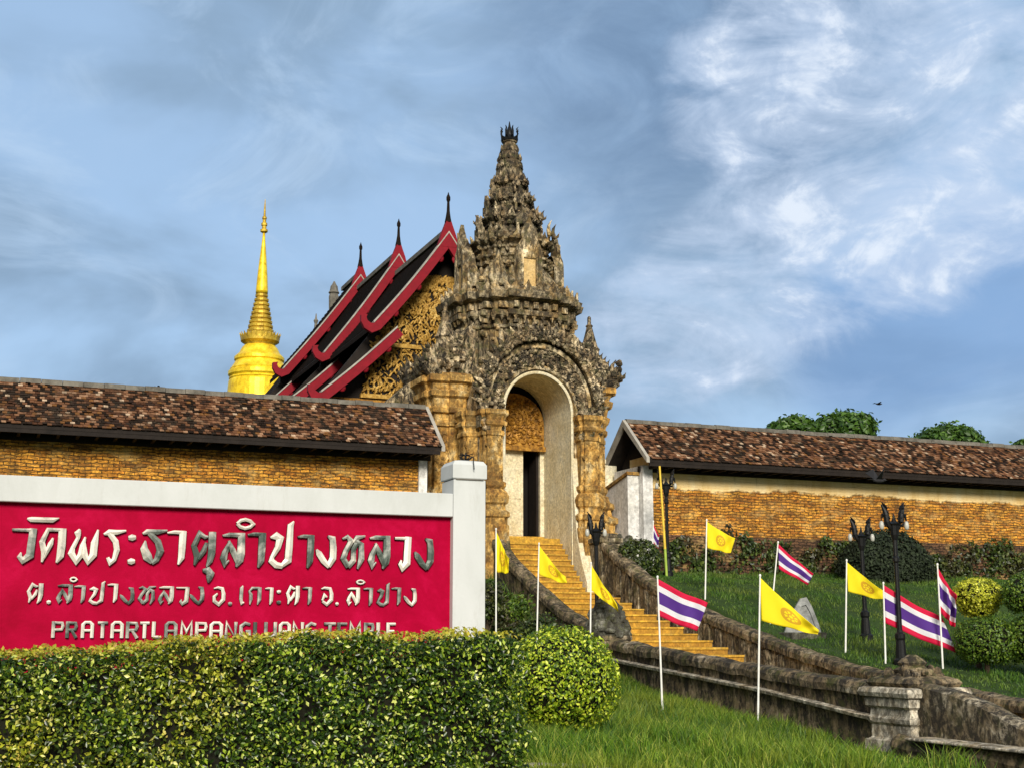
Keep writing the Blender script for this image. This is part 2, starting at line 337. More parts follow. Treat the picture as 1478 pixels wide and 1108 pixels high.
# ------------------------------------------------------------------ mesh helpers
class MB:
    def __init__(s): s.v = []; s.f = []; s.mi = []; s.uv = None
    def add(s, vs, fs, mi=0):
        o = len(s.v); s.v += [tuple(p) for p in vs]; s.f += [tuple(i + o for i in f) for f in fs]; s.mi += [mi] * len(fs)
    def box(s, x0, x1, y0, y1, z0, z1, mi=0, bev=0.):
        if bev:
            b = bev; s.loft([[(x0, y0), (x1, y0), (x1, y1), (x0, y1)]] * 1, None) if False else None
            ring = lambda d, z: [(x0 + d, y0 + d, z), (x1 - d, y0 + d, z), (x1 - d, y1 - d, z), (x0 + d, y1 - d, z)]
            s.rings([ring(b, z0), ring(0, z0 + b), ring(0, z1 - b), ring(b, z1)], mi); return
        s.add([(x0, y0, z0), (x1, y0, z0), (x1, y1, z0), (x0, y1, z0), (x0, y0, z1), (x1, y0, z1), (x1, y1, z1), (x0, y1, z1)],
              [(0, 3, 2, 1), (4, 5, 6, 7), (0, 1, 5, 4), (1, 2, 6, 5), (2, 3, 7, 6), (3, 0, 4, 7)], mi)
    def rings(s, rs, mi=0, cap=True, closed=True):
        n = len(rs[0]); vs = [p for r in rs for p in r]; fs = []
        for k in range(len(rs) - 1):
            for i in range(n if closed else n - 1):
                j = (i + 1) % n; fs.append((k * n + i, k * n + j, (k + 1) * n + j, (k + 1) * n + i))
        if cap and closed: fs.append(tuple(range(n - 1, -1, -1))); fs.append(tuple((len(rs) - 1) * n + i for i in range(n)))
        s.add(vs, fs, mi)
    def loft(s, poly, prof, c=(0, 0), mi=0, cap=True):      # poly: unit outline; prof: (z, scale_x, scale_y)
        s.rings([[(c[0] + x * p[1], c[1] + y * (p[2] if len(p) > 2 else p[1]), p[0]) for x, y in poly] for p in prof], mi, cap)
    def lathe(s, prof, c=(0, 0), n=24, mi=0):
        s.rings([[(c[0] + r * math.cos(2 * math.pi * i / n), c[1] + r * math.sin(2 * math.pi * i / n), z) for i in range(n)] for z, r in prof], mi)
    def tube(s, path, rad, n=8, mi=0, cap=True):
        P = [Vector(p) for p in path]; rs = []
        for i, p in enumerate(P):
            t = (P[min(i + 1, len(P) - 1)] - P[max(i - 1, 0)]).normalized()
            a = Vector((0, 0, 1)) if abs(t.z) < .9 else Vector((1, 0, 0))
            u = t.cross(a).normalized(); w = t.cross(u); r = rad[i] if isinstance(rad, (list, tuple)) else rad
            rs.append([p + (u * math.cos(2 * math.pi * k / n) + w * math.sin(2 * math.pi * k / n)) * r for k in range(n)])
        s.rings(rs, mi, cap)
    def prism(s, pts, d, mi=0):                            # pts: 3D outline, d: extrusion vector
        n = len(pts); d = Vector(d); vs = [Vector(p) for p in pts] + [Vector(p) + d for p in pts]
        s.add(vs, [tuple(range(n - 1, -1, -1)), tuple(range(n, 2 * n))] + [(i, (i + 1) % n, n + (i + 1) % n, n + i) for i in range(n)], mi)
    def blob(s, c, r, n=6, m=4, rot=None, mi=0):
        c = Vector(c); vs = [c + (rot @ Vector((0, 0, -r[2])) if rot else Vector((0, 0, -r[2])))]
        for j in range(1, m):
            ph = -math.pi / 2 + math.pi * j / m
            for i in range(n):
                a = 2 * math.pi * i / n; p = Vector((r[0] * math.cos(ph) * math.cos(a), r[1] * math.cos(ph) * math.sin(a), r[2] * math.sin(ph)))
                vs.append(c + (rot @ p if rot else p))
        vs.append(c + (rot @ Vector((0, 0, r[2])) if rot else Vector((0, 0, r[2]))))
        fs = [(0, 1 + (i + 1) % n, 1 + i) for i in range(n)]
        for j in range(m - 2):
            for i in range(n): a = 1 + j * n + i; b = 1 + j * n + (i + 1) % n; fs.append((a, b, b + n, a + n))
        t = len(vs) - 1; o = 1 + (m - 2) * n
        fs += [(t, o + i, o + (i + 1) % n) for i in range(n)]
        s.add(vs, fs, mi)
    def leaf(s, p, u, n, w, h, curl=.25, th=.06, mi=0):    # a carved pointed leaf standing on an edge
        p, u, n = Vector(p), Vector(u).normalized(), Vector(n).normalized(); up = Vector((0, 0, 1))
        out = [(-.42, 0), (-.56, .22), (-.42, .48), (-.16, .74), (0, 1), (.16, .74), (.42, .48), (.56, .22), (.42, 0)]
        P = lambda x, y, d: p + u * (x * w) + up * (y * h) + n * (d + curl * h * y * y)
        k = len(out); vs = [P(x, y, 0) for x, y in out] + [P(x, y, -th) for x, y in out] + [P(0, .05, th * .7), P(0, .35, th), P(0, .7, th * .6)]
        a, b, c = 2 * k, 2 * k + 1, 2 * k + 2
        fs = [(0, a, 1), (1, a, b), (1, b, 2), (2, b, c), (2, c, 3), (3, c, 4), (4, c, 5), (5, c, 6), (6, c, b), (6, b, 7), (7, b, a), (7, a, 8), (8, a, 0)]
        fs += [(i, i + 1, k + i + 1, k + i) for i in range(k - 1)] + [tuple(range(2 * k - 1, k - 1, -1))]
        s.add(vs, fs, mi)
    def flame(s, p, n, h, r=.07, curl=1., mi=0):           # a curling flame or naga crest growing outwards
        p, n = Vector(p), Vector(n).normalized(); up = Vector((0, 0, 1))
        pts = [(0, 0), (.22, .16), (.34, .36), (.28, .60), (.30, .80), (.44, 1.0)]
        s.tube([p + n * (a * h * curl) + up * (b * h) for a, b in pts], [r, r * 1.15, r, r * .75, r * .5, r * .12], 6, mi)
        s.tube([p + n * (.30 * h * curl) + up * (.34 * h), p + n * (.52 * h * curl) + up * (.42 * h), p + n * (.60 * h * curl) + up * (.60 * h)], [r * .7, r * .55, r * .1], 5, mi)
    def build(s, name, mats, parent=None, smooth=False):
        me = bpy.data.meshes.new(name); me.from_pydata(s.v, [], s.f)
        mats = mats if isinstance(mats, (list, tuple)) else [mats]
        for m in mats: me.materials.append(MATS[m])
        if len(mats) > 1: me.polygons.foreach_set('material_index', s.mi)
        if smooth: me.polygons.foreach_set('use_smooth', [True] * len(s.f))
        me.update(); o = bpy.data.objects.new(name, me); COL.objects.link(o)
        if parent is not None: o.parent = parent; o.matrix_parent_inverse = Matrix.Translation(-parent.location) if parent.type == 'EMPTY' else Matrix.Identity(4)
        return o
def tag(o, label=None, cat=None, group=None, kind=None):
    if label: o['label'] = label
    if cat: o['category'] = cat
    if group: o['group'] = group
    if kind: o['kind'] = kind
    return o
def thing(name, label, cat, loc, group=None):
    o = bpy.data.objects.new(name, None); COL.objects.link(o); o.location = loc; o.empty_display_size = .2
    return tag(o, label, cat, group)
def mesh_np(name, V, Fs, mat, parent=None):                # V (n,3), Fs list of index arrays (k, 3 or 4)
    me = bpy.data.meshes.new(name); me.vertices.add(len(V)); me.vertices.foreach_set('co', V.astype(np.float32).ravel())
    lv = np.concatenate([f.ravel() for f in Fs]).astype(np.int32); tot = np.concatenate([np.full(len(f), f.shape[1]) for f in Fs])
    st = np.concatenate([[0], np.cumsum(tot)[:-1]]).astype(np.int32)
    me.loops.add(len(lv)); me.loops.foreach_set('vertex_index', lv)
    me.polygons.add(len(tot)); me.polygons.foreach_set('loop_start', st)
    me.materials.append(MATS[mat]); me.update(calc_edges=True); me.validate()
    o = bpy.data.objects.new(name, me); COL.objects.link(o)
    if parent is not None: o.parent = parent; o.matrix_parent_inverse = Matrix.Translation(-parent.location) if parent.type == 'EMPTY' else Matrix.Identity(4)
    return o
def unit(a): return a / np.maximum(np.linalg.norm(a, axis=1, keepdims=True), 1e-9)
def leaves(name, P, Nn, size, mat, parent=None, spread=.9, jit=.35):
    n = len(P); Nn = unit(unit(Nn) + rng.normal(0, spread, (n, 3)) * .6)
    t = unit(np.cross(Nn, rng.normal(0, 1, (n, 3)))); b = np.cross(Nn, t)
    s = size * (1 + rng.uniform(-jit, jit, (n, 1))); P = P + rng.normal(0, size * .25, (n, 3))
    V = np.stack([P - t * s * .55, P + b * s * .30 + Nn * s * .10, P + t * s * .55, P - b * s * .30 + Nn * s * .10], 1).reshape(-1, 3)
    i = np.arange(n)[:, None] * 4
    return mesh_np(name, V, [np.concatenate([i + [0, 1, 2], i + [0, 2, 3]])], mat, parent)
def blades(name, P, h, w, mat, lean=.35):
    n = len(P); a = rng.uniform(0, 6.283, n); d = np.stack([np.cos(a), np.sin(a), 0 * a], 1)
    b = rng.uniform(0, 6.283, n); e = np.stack([np.cos(b), np.sin(b), 0 * b], 1)
    hh = (h * rng.uniform(.45, 1.25, n))[:, None]; le = lean * rng.uniform(.2, 1.4, n)[:, None] * hh
    up = np.array([[0, 0, 1.]])
    V = np.stack([P - d * w, P + d * w, P + d * w * .7 + up * hh * .55 + e * le * .35, P - d * w * .7 + up * hh * .55 + e * le * .35, P + up * hh * (1 - .2 * lean) + e * le], 1).reshape(-1, 3)
    i = np.arange(n)[:, None] * 5
    o = mesh_np(name, V, [i + [0, 1, 2, 3], i + [3, 2, 4]], mat); return o

# ------------------------------------------------------------------ ground
LY, LZ = [-60, 13, 15.5, 17.4, 20, 22.5, 23.9, 25.4, 28, 31, 33.8, 60], [0, 0, .0, -.06, .08, .28, .42, .60, 1.15, 2.3, 3.3, 3.4]
RY, RZ = [-60, 12, 15, 17.3, 19.5, 21.4, 24.8, 25.9, 28, 30, 33.8, 60], [-.8, -.7, .1, .50, .74, 1.0, 1.52, 1.80, 2.45, 2.92, 3.36, 3.4]
def ground(x, y):
    l = np.interp(y, LY, LZ) + np.clip(.035 * (12.8 - x), 0, .22) * np.clip((y - 8) / 6, 0, 1) * np.clip((34 - y) / 3, 0, 1)
    r = np.interp(y, RY, RZ)
    l = l - 1.25 * np.clip((x - 10.6) / 1.4, 0, 1) * np.clip((18.1 - y) / 1.8, 0, 1) - .10 * np.clip((x - 10.5) / 2, 0, 1) * np.clip((26 - y) / 2, 0, 1)
    k = np.clip((x - 12.9) / .3, 0, 1); z = l
    mid = np.minimum(l, r) - .9 * np.clip((33.5 - y) / 1, 0, 1) * np.clip((y - 8) / 4, 0, 1)
    z = np.where(x < 12.9, l, np.where(x < 13.2, l + (mid - l) * k, np.where(x < 15.9, mid, np.where(x < 16.1, mid + (r - mid) * np.clip((x - 15.9) / .2, 0, 1), r))))
    return z + .02 * np.sin(1.7 * x + .6 * y) * np.cos(1.3 * y)
gz = lambda x, y: float(ground(np.array(x, float), np.array(y, float)))
def build_ground():
    xs = np.concatenate([np.linspace(-900, -12, 12), np.linspace(-10, 12.6, 46), [12.9, 13.2, 14, 15, 15.9, 16.1], np.linspace(16.6, 42, 46), np.linspace(60, 900, 12)])
    ys = np.concatenate([np.linspace(-300, -5, 8), np.linspace(0, 36, 90), np.linspace(40, 1500, 14)])
    X, Y = np.meshgrid(xs, ys); Z = ground(X, Y); V = np.stack([X, Y, Z], 2).reshape(-1, 3)
    i = np.arange(len(ys) - 1)[:, None] * len(xs) + np.arange(len(xs) - 1)[None]; i = i.reshape(-1, 1)
    o = mesh_np('ground', V, [np.concatenate([i, i + 1, i + 1 + len(xs), i + len(xs)], 1)], 'turf_soil'); tag(o, kind='structure')
    o.data.polygons.foreach_set('use_smooth', [True] * len(o.data.polygons))
build_ground()

# ------------------------------------------------------------------ temple boundary wall (two stretches either side of the gate)
def tiles(x0, x1, yr, zr, ye, ze, side=-1):
    """clay tiles on one slope, each a thin lapped slab with its own wear"""
    m = MB(); L = math.hypot(ye - yr, ze - zr); rows = 18; dy, dz = (ye - yr) / L, (ze - zr) / L
    nv = Vector((0, -dz * side * -1, 0)); nrm = Vector((0, dz, -dy)) if dz * 0 - dy * 1 > 0 else Vector((0, -dz, dy))
    if nrm.z < 0: nrm = -nrm
    w = .115
    for r in range(rows):
        x = x0 + (w / 2 if r % 2 else 0)
        while x < x1 - .02:
            xe = min(x + w * .96, x1); a = L * r / rows + random.uniform(-.012, .012); b = a + L / rows * 1.5
            b = min(b, L + .05); lift = random.uniform(0, .014) + (.03 if random.random() < .03 else 0); sk = random.uniform(-.01, .01)
            A = lambda d, xx, h: Vector((xx + sk * d, yr + dy * d, zr + dz * d)) + nrm * h
            t0, t1 = .005, .032 + lift
            vs = [A(a, x, t0), A(a, xe, t0), A(b, xe, t1), A(b, x, t1), A(b, xe, t1 - .02), A(b, x, t1 - .02)]
            m.add(vs, [(0, 1, 2, 3), (3, 2, 4, 5), (0, 3, 5), (1, 4, 2)])
            x += w
    return m
YW0, YW1, YR, ZR, YE, ZE = 34.0, 35.2, 34.6, 7.82, 33.15, 6.55
def boundary_wall(x0, x1, brick, label, endcap, gable_x):
    t = thing('boundary_wall', label, 'wall', ((x0 + x1) / 2, 34.6, 3.0))
    m = MB(); m.box(x0, x1, YW0, YW1, 2.6, 6.75); m.build('wall_body', brick, t)
    m = MB(); m.box(x0, x1 , YW0 - .16, YW0 + .001 - .003, 2.6, 4.45, bev=.03); m.build('plinth', 'dark_brick', t)
    a, b = (x0 - 0, gable_x) if endcap > 0 else (gable_x, x1)
    # roof underside slabs, in dark timber, closed
    m = MB()
    m.prism([(a, YR, ZR - .02), (a, YE, ZE - .02), (a, YE, ZE - .12), (a, YR, ZR - .16), (a, 2 * YR - YE, ZE - .12), (a, 2 * YR - YE, ZE - .02)], (b - a, 0, 0))
    for k in range(int((b - a) / .45)):
        x = a + .3 + k * .45
        m.box(x, x + .07, YE + .04, YW0 + .02, ZE - .235, ZE - .124)
    m.box(a + .02, b - .02, YE + .01, YE + .05, ZE - .22, ZE - .121)
    m.box(a + .05, b - .05, YW0 - .12, YW0 - .02, ZE - .3, ZE - .14)
    m.build('roof_timber', 'dark_wood', t)
    tl = tiles(a, b, YR, ZR, YE, ZE); tl2 = tiles(a, b, YR, ZR, 2 * YR - YE, ZE, 1)
    tl.v += []; o = len(tl.v); tl.v += tl2.v; tl.f += [tuple(i + o for i in f) for f in tl2.f]; tl.mi += tl2.mi
    tl.build('tile_roof', 'clay_tile', t)
    m = MB(); n = int((b - a) / .5)
    for k in range(n):
        xa = a + (b - a) * k / n; xb = a + (b - a) * (k + 1) / n - .012; dz = random.uniform(-.015, .015); h = .085
        m.rings([[(x, YR - .13, ZR - .06 + dz), (x, YR - .10, ZR + .06 + dz), (x, YR, ZR + h + dz), (x, YR + .10, ZR + .06 + dz), (x, YR + .13, ZR - .06 + dz)] for x in (xa, xb)])
    m.build('ridge_cap', 'roof_trim', t)
    # gable end: verge boards and dark gable infill
    gx = gable_x; s = endcap
    m = MB()
    for yy in (YE - .03, 2 * YR - YE + .03):
        m.prism([(gx, YR, ZR + .05), (gx, yy, ZE + .02), (gx, yy, ZE - .13), (gx, YR, ZR - .16)], (s * .10, 0, 0))
    m.build('verge_board', 'roof_edge_white', t)
    m = MB(); xi = gx - s * .45
    m.prism([(xi, YR, ZR - .17), (xi, YE + .15, ZE - .06), (xi, YE + .15, ZE - .22), (xi, 2 * YR - YE - .15, ZE - .22), (xi, 2 * YR - YE - .15, ZE - .06)], (-s * .06, 0, 0))
    m.box(min(gx - s * .04, gx - s * .5), max(gx - s * .04, gx - s * .5), YR - .06, YR + .06, ZR - .3, ZR - .17)
    m.build('gable_board', 'dark_wood', t)
    return t
wl = boundary_wall(-14, 11.2, 'ochre_brick', 'long ochre brick temple wall behind the red sign, roofed in brown clay tiles', 1, 11.35)
wr = boundary_wall(18.05, 46, 'ochre_brick_plastered', 'ochre brick temple wall above the lawn, cream plaster band under its tiled roof', -1, 17.62)
m = MB(); m.box(17.72, 18.04, 33.75, 35.6, 2.8, 6.42); m.build('end_pier', 'white_wall_plaster', wr)
m = MB(); m.box(10.98, 11.215, 33.92, 33.998, 3, 6.3); m.build('corner_strip', 'white_wall_plaster', wl)
m = MB(); m.box(16.85, 17.9, 35.8, 36.2, 3.2, 6.7); m.box(16.8, 17.9, 35.75, 36.25, 6.7, 6.82)
tag(m.build('link_wall', 'cream_plaster'), 'cream plastered link wall between the gate tower and the white wall end', 'wall')
def low_white_wall():
    t = thing('low_wall', 'low white plastered wall with a sloping top beside the gate', 'wall', (17.4, 34, 3.3))
    m = MB(); m.prism([(17.35, 34.0, 2.9), (17.35, 34.0, 6.15), (17.35, 35.7, 5.75), (17.35, 35.7, 2.9)], (.36, 0, 0)); m.build('wall_body', 'white_wall_plaster', t)
    m = MB(); m.prism([(17.3, 33.95, 6.15), (17.3, 33.95, 6.24), (17.3, 35.75, 5.85), (17.3, 35.75, 5.75)], (.45, 0, 0)); m.build('coping', 'ochre_stucco', t)
    m = MB()
    for k in range(16):
        y = 33.7 + random.uniform(0, .35); m.blob((17.0 + random.uniform(-.15, .45), y, 3.9 + random.uniform(0, .6)), [random.uniform(.08, .2) for _ in range(3)])
    m.build('stone_rubble', 'mossy_stone', t)
low_white_wall()

# ------------------------------------------------------------------ gate tower
AX = 14.4
def redent(a=.40):
    q = [(1, -a), (1, a), (.88, a), (.88, .62), (.76, .62), (.76, .76), (.62, .76), (.62, .88), (a, .88)]
    pts = []
    for k in range(4):
        c, s = math.cos(k * math.pi / 2), math.sin(k * math.pi / 2)
        for x, y in q[1:]: pts.append((x * c - y * s, x * s + y * c))
        pts.append((q[0][0] * 0 + (a * c - 1 * s) , a * s + 1 * c)) if False else pts.append(((a) * c - 1 * s, a * s + 1 * c))
    return pts
RED = redent()
def gate():
    g = thing('gate_tower', 'ornate weathered stucco gate tower with tiered spire above the yellow stairs', 'gate', (AX, 35.8, 4.2))
    YC = 35.85
    # side blocks of the body
    def side(xa, xb):
        m = MB(); cx, cy, hx, hy = (xa + xb) / 2, 36.1, (xb - xa) / 2, 1.3
        P = [(1, -.8), (1, .8), (.86, .8), (.86, 1), (-.86, 1), (-.86, .8), (-1, .8), (-1, -.8), (-.86, -.8), (-.86, -1), (-.3, -1), (-.3, -1.06), (.3, -1.06), (.3, -1), (.86, -1), (.86, -.8)]
        P = P[::-1][::-1]
        pr = [(2.6, .28), (4.5, .28), (4.52, .22), (4.72, .22), (4.78, .30), (4.92, .30), (5.0, .16), (5.16, .12), (5.22, .22), (5.34, .2), (5.42, .08), (5.56, .08), (5.6, .0), (7.35, 0), (7.38, .07), (7.46, .07), (7.5, .02), (7.72, .02), (7.76, .12), (7.88, .14), (7.94, .06), (8.16, .10), (8.22, .2), (8.36, .22), (8.42, .12), (8.56, .18), (8.62, .3), (8.78, .3), (8.82, .2), (8.9, .1)]
        m.loft(P, [(z, hx + e, hy + e) for z, e in pr], (cx, cy))
        for q in range(330):
            z = random.uniform(5.7, 7.25); sd = .03 + .05 * random.random()
            if random.random() < .55: c = (cx + random.uniform(-.82, .82) * hx, cy - hy * 1.0 - (.06 * hy if abs(random.random()) < 0 else .0), z)
            else: c = (cx - hx, cy + random.uniform(-.78, .78) * hy, z)
            m.blob(c, (sd * .8, sd * .8, sd * random.uniform(.8, 1.8)), 5, 3, Matrix.Rotation(random.uniform(-.8, .8), 3, 'Y'))
        return m
    side(11.62, 13.06).build('side_block', 'ochre_stucco', g); side(15.74, 17.12).build('side_block', 'ochre_stucco', g)
    m = MB(); m.box(13.3, 15.5, 36.5, 37.4, 3, 9.2); m.build('passage_shade', 'void_dark', g)  # added near-black block, stands in for the dark of the open passage
    # porch front with the arched opening
    YF, YI, RA, ZS = 33.7, 35.6, 1.0, 7.78
    n = 24; m = MB()
    arch = [(RA, 2.5)] + [(RA * math.cos(math.pi * i / n), ZS + 1.06 * RA * math.sin(math.pi * i / n)) for i in range(n + 1)] + [(-RA, 2.5)]
    outer = []
    for i, (x, z) in enumerate(arch):
        if i == 0: outer.append((1.75, 2.5))
        elif i == len(arch) - 1: outer.append((-1.75, 2.5))
        else:
            a = math.pi * (i - 1) / n; outer.append((1.78 * math.cos(a) * (1 if abs(math.cos(a)) > .99 else 1.0), ZS + 2.2 * math.sin(a)))
    k = len(arch); vs = [(AX + x, YF, z) for x, z in arch] + [(AX + x, YF, z) for x, z in outer] + [(AX + x, YI, z) for x, z in outer]
    fs = [(i, i + 1, k + i + 1, k + i) for i in range(k - 1)] + [(k + i, k + i + 1, 2 * k + i + 1, 2 * k + i) for i in range(k - 1)]
    m.add(vs, fs); m.build('porch_wall', 'weathered_stucco', g)
    m = MB(); vs = [(AX + x, YF - .02, z) for x, z in arch] + [(AX + x, YI, z) for x, z in arch]
    m.add(vs, [(i + 1, i, k + i, k + i + 1) for i in range(k - 1)])
    m.rings([[(AX + x * s, y, 2.5 if z < 4.2 else ZS + (z - ZS) * s) for x, z in arch] for s, y in ((1.0, YF - .05), (1.06, YF - .09), (1.10, YF - .002))], 0, False, False)
    m.build('arch_lining', 'cream_plaster', g, True)
    # carved archivolt: bands, scrolls and a flaming crest
    m = MB()
    def band(r0, k0, r1, k1, y0, y1, z_low=7.2):
        path = lambda r, kk: [(AX + r, z_low)] + [(AX + r * math.cos(math.pi * i / 32), ZS + kk * math.sin(math.pi * i / 32)) for i in range(33)] + [(AX - r, z_low)]
        A, B = path(r0, k0), path(r1, k1)
        m.rings([[(x, YF, z) for x, z in A], [(x, y0, z) for x, z in A], [(x, y1, z) for x, z in B], [(x, YF, z) for x, z in B]], 0, False, False)
    band(1.12, 1.18, 1.2, 1.3, YF - .12, YF - .12); band(1.52, 1.78, 1.62, 1.92, YF - .17, YF - .17); band(1.66, 2.0, 1.86, 2.28, YF - .30, YF - .34); band(1.3, 1.45, 1.36, 1.52, YF - .1, YF - .1)
    m.build('archivolt', 'weathered_stucco', g)
    m = MB()
    for i in range(760):
        a = random.uniform(-.12, math.pi + .12); f = random.uniform(0, 1); r = 1.2 + f * .34; kk = 1.28 + f * .52
        s = random.uniform(.03, .085); m.blob((AX + r * math.cos(a), YF - .05 - random.uniform(0, .08), ZS + kk * math.sin(a)), (s, .07, s * random.uniform(.6, 1.6)), 5, 3, Matrix.Rotation(random.uniform(0, 3), 3, 'Y'))
    for i in range(27):
        a = math.pi * (i + .5) / 27; r, kk = 1.84, 2.26
        d = Vector((math.cos(a), 0, math.sin(a))); p = Vector((AX + r * math.cos(a), YF - .26, ZS + kk * math.sin(a)))
        m.tube([p, p + d * .12 + Vector((0, -.03, .03)), p + d * .22 + Vector((.05 * math.cos(a), 0, .08))], [.085, .065, .012], 6)
    for i in range(420):
        a = random.uniform(-.05, math.pi + .05); f = random.random(); r = 1.64 + f * .24; kk = 1.98 + f * .32; sd = random.uniform(.03, .075)
        m.blob((AX + r * math.cos(a), YF - .30 - random.uniform(0, .06), ZS + kk * math.sin(a)), (sd, .05, sd * random.uniform(.7, 1.5)), 5, 3, Matrix.Rotation(random.uniform(0, 3), 3, 'Y'))
    for s in (-1, 1):                       # makara ends of the arch
        for q in range(70):
            m.blob((AX + s * (1.45 + random.uniform(-.28, .35)), YF - .12 - random.uniform(0, .25), 7.3 + random.uniform(-.25, .75)), [random.uniform(.05, .13) for _ in range(3)], 6, 4)
        for q in range(5): m.flame((AX + s * (1.62 + .05 * q), YF - .1, 7.2 + .32 * q), (s, -.4, 0), .5, .07)
    m.build('arch_carving', 'dark_carved_stucco', g)
    # pilasters with bases and capitals
    for s in (-1, 1):
        for cx, r, y in ((1.47, .29, YF - .12), (1.92, .24, YF + .34)):
            m = MB(); sq = [(1, -.7), (.7, -.7), (.7, -1), (-.7, -1), (-.7, -.7), (-1, -.7), (-1, 1), (1, 1)][::-1]
            pr = [(2.4, 1.5), (4.5, 1.5), (4.54, 1.36), (4.7, 1.36), (4.74, 1.55), (4.86, 1.55), (4.94, 1.2), (5.06, 1.2), (5.12, 1.42), (5.3, 1.5), (5.42, 1.3), (5.5, 1.06), (5.58, 1.25), (5.68, 1.25), (5.72, 1.0), (6.95, .97), (6.98, 1.12), (7.08, 1.12), (7.12, 1.0), (7.2, 1.05), (7.26, 1.3), (7.34, 1.34), (7.4, 1.12), (7.5, 1.25), (7.56, 1.45), (7.68, 1.45)]
            m.loft(sq, [(z, r * e) for z, e in pr], (AX + s * cx, y))
            for q in range(46):
                m.blob((AX + s * cx + random.uniform(-.8, .8) * r, y - r * .96, 5.8 + random.uniform(0, 1.15)), (random.uniform(.02, .05), .03, random.uniform(.03, .08)), 5, 3, Matrix.Rotation(random.uniform(-.8, .8), 3, 'Y'))
            m.build('pilaster', 'ochre_stucco', g)
    # inner wall, tympanum, door leaves
    m = MB(); m.box(AX - 1.2, AX - .35, YI, YI + .2, 4.0, 7.1); m.box(AX + .88, AX + 1.2, YI, YI + .2, 4.0, 7.1); m.build('door_wall', 'cream_plaster', g)
    m = MB(); m.box(AX - 1.1, AX + 1.1, YI + .1, YI + .5, 7.02, 9.3); m.build('arch_shade', 'void_dark', g)  # near-black slab painting the shade behind and above the tympanum
    m = MB(); pts = [(AX - .97, YI - .1, 6.98), (AX + .97, YI - .1, 6.98), (AX + .97, YI - .1, 7.68)] + [(AX + .97 * math.cos(math.pi * i / 16), YI - .1, 7.68 + .92 * math.sin(math.pi * i / 16)) for i in range(1, 16)] + [(AX - .97, YI - .1, 7.68)]
    m.prism(pts[::-1], (0, .16, 0))
    for i in range(420):
        a = random.uniform(0, math.pi); r = .92 * math.sqrt(random.random()); z = 7.68 + .92 * r * math.sin(a) if random.random() < .6 else random.uniform(7.12, 7.68)
        s = random.uniform(.02, .06); m.blob((AX + r * math.cos(a), YI - .11, z), (s, .05, s * 1.4), 5, 3, Matrix.Rotation(random.uniform(0, 3), 3, 'Y'))
    for rr in (.16, .3, .42):
        m.tube([(AX + rr * math.cos(2 * math.pi * i / 24), YI - .13, 7.85 + rr * math.sin(2 * math.pi * i / 24)) for i in range(25)], .028, 5)
    m.box(AX - .98, AX + .98, YI - .2, YI - .09, 6.90, 7.04); m.build('tympanum', 'old_gold_panel', g)
    m = MB(); m.box(AX - .35, AX + .35, YI + .04, YI + .10, 4.4, 6.92)
    for z0, z1 in ((4.45, 5.4), (5.5, 6.45)): m.box(AX - .28, AX + .28, YI + .02, YI + .045, z0, z1)
    m.build('door_leaf', 'cream_plaster', g)
    m = MB(); m.box(AX + .80, AX + .87, YI + .1, YI + .66, 4.4, 6.92); m.build('door_leaf', 'dark_wood', g)
    m = MB(); m.box(AX - .995, AX + .995, YF + .75, YI + 1.0, 2.4, 4.28); m.box(AX - .9, AX + .95, YI - .14, YI + .3, 4.28, 4.40); m.build('threshold', 'yellow_step', g)
    # attic storey and big cornice
    m = MB()
    AK = .93
    m.loft(RED, [(z, h * AK) for z, h in [(8.96, 2.1), (9.0, 2.0), (9.2, 1.88), (10.2, 1.82), (10.25, 1.95), (10.33, 1.95), (10.37, 1.80), (10.52, 1.84), (10.6, 2.05), (10.74, 2.07), (10.8, 1.86), (11.02, 1.88), (11.1, 2.18), (11.28, 2.24), (11.36, 2.06), (11.46, 1.9), (11.52, 1.75)]], (AX, YC))
    def face_pts(h, cnt):      # points round the redented outline with outward directions
        out = []; P = RED; L = []
        for i in range(len(P)):
            a, b = Vector(P[i]), Vector(P[(i + 1) % len(P)]); L.append((b - a).length)
        T = sum(L); d = 0; i = 0
        for q in range(cnt):
            t = T * (q + .5) / cnt; acc = 0
            for i in range(len(P)):
                if acc + L[i] >= t: break
                acc += L[i]
            a, b = Vector(P[i]), Vector(P[(i + 1) % len(P)]); p = a + (b - a) * ((t - acc) / L[i]); e = (b - a).normalized()
            out.append((Vector((AX + p.x * h, YC + p.y * h, 0)), Vector((e.x, e.y, 0)), Vector((e.y, -e.x, 0))))
        return out
    def relief(h0, h1, z0, z1, cnt, smin, smax):
        for p, u, nn in face_pts(1, cnt):
            for q in range(1):
                f = random.random(); h = h0 + (h1 - h0) * f; s = random.uniform(smin, smax)
                c = Vector((AX + (p.x - AX) * h, YC + (p.y - YC) * h, z0 + (z1 - z0) * f)) + u * random.uniform(-.1, .1)
                m.blob(c, (s, s, s * random.uniform(.7, 1.8)), 6, 4, Matrix.Rotation(random.uniform(-.7, .7), 3, 'X'))
    for k in range(2): relief(1.80, 1.74, 9.1, 10.25, 100, .04, .10)
    for p, u, nn in face_pts(1.86 * AK, 46):                 # dentil blocks and short pilaster strips
        c = p + nn * .02; w = .075
        for (za, zb, o) in ((10.83, 11.01, .12), (9.2, 10.2, .07) if random.random() < .55 else (10.38, 10.5, .1)):
            ww = w if zb - za < .5 else .045
            m.add([c + u * a_ * ww + nn * d_ * o + Vector((0, 0, z_)) for z_ in (za, zb) for a_, d_ in ((-1, -.5), (1, -.5), (1, 1), (-1, 1))], [(0, 1, 2, 3), (7, 6, 5, 4), (0, 4, 5, 1), (1, 5, 6, 2), (2, 6, 7, 3), (3, 7, 4, 0)])
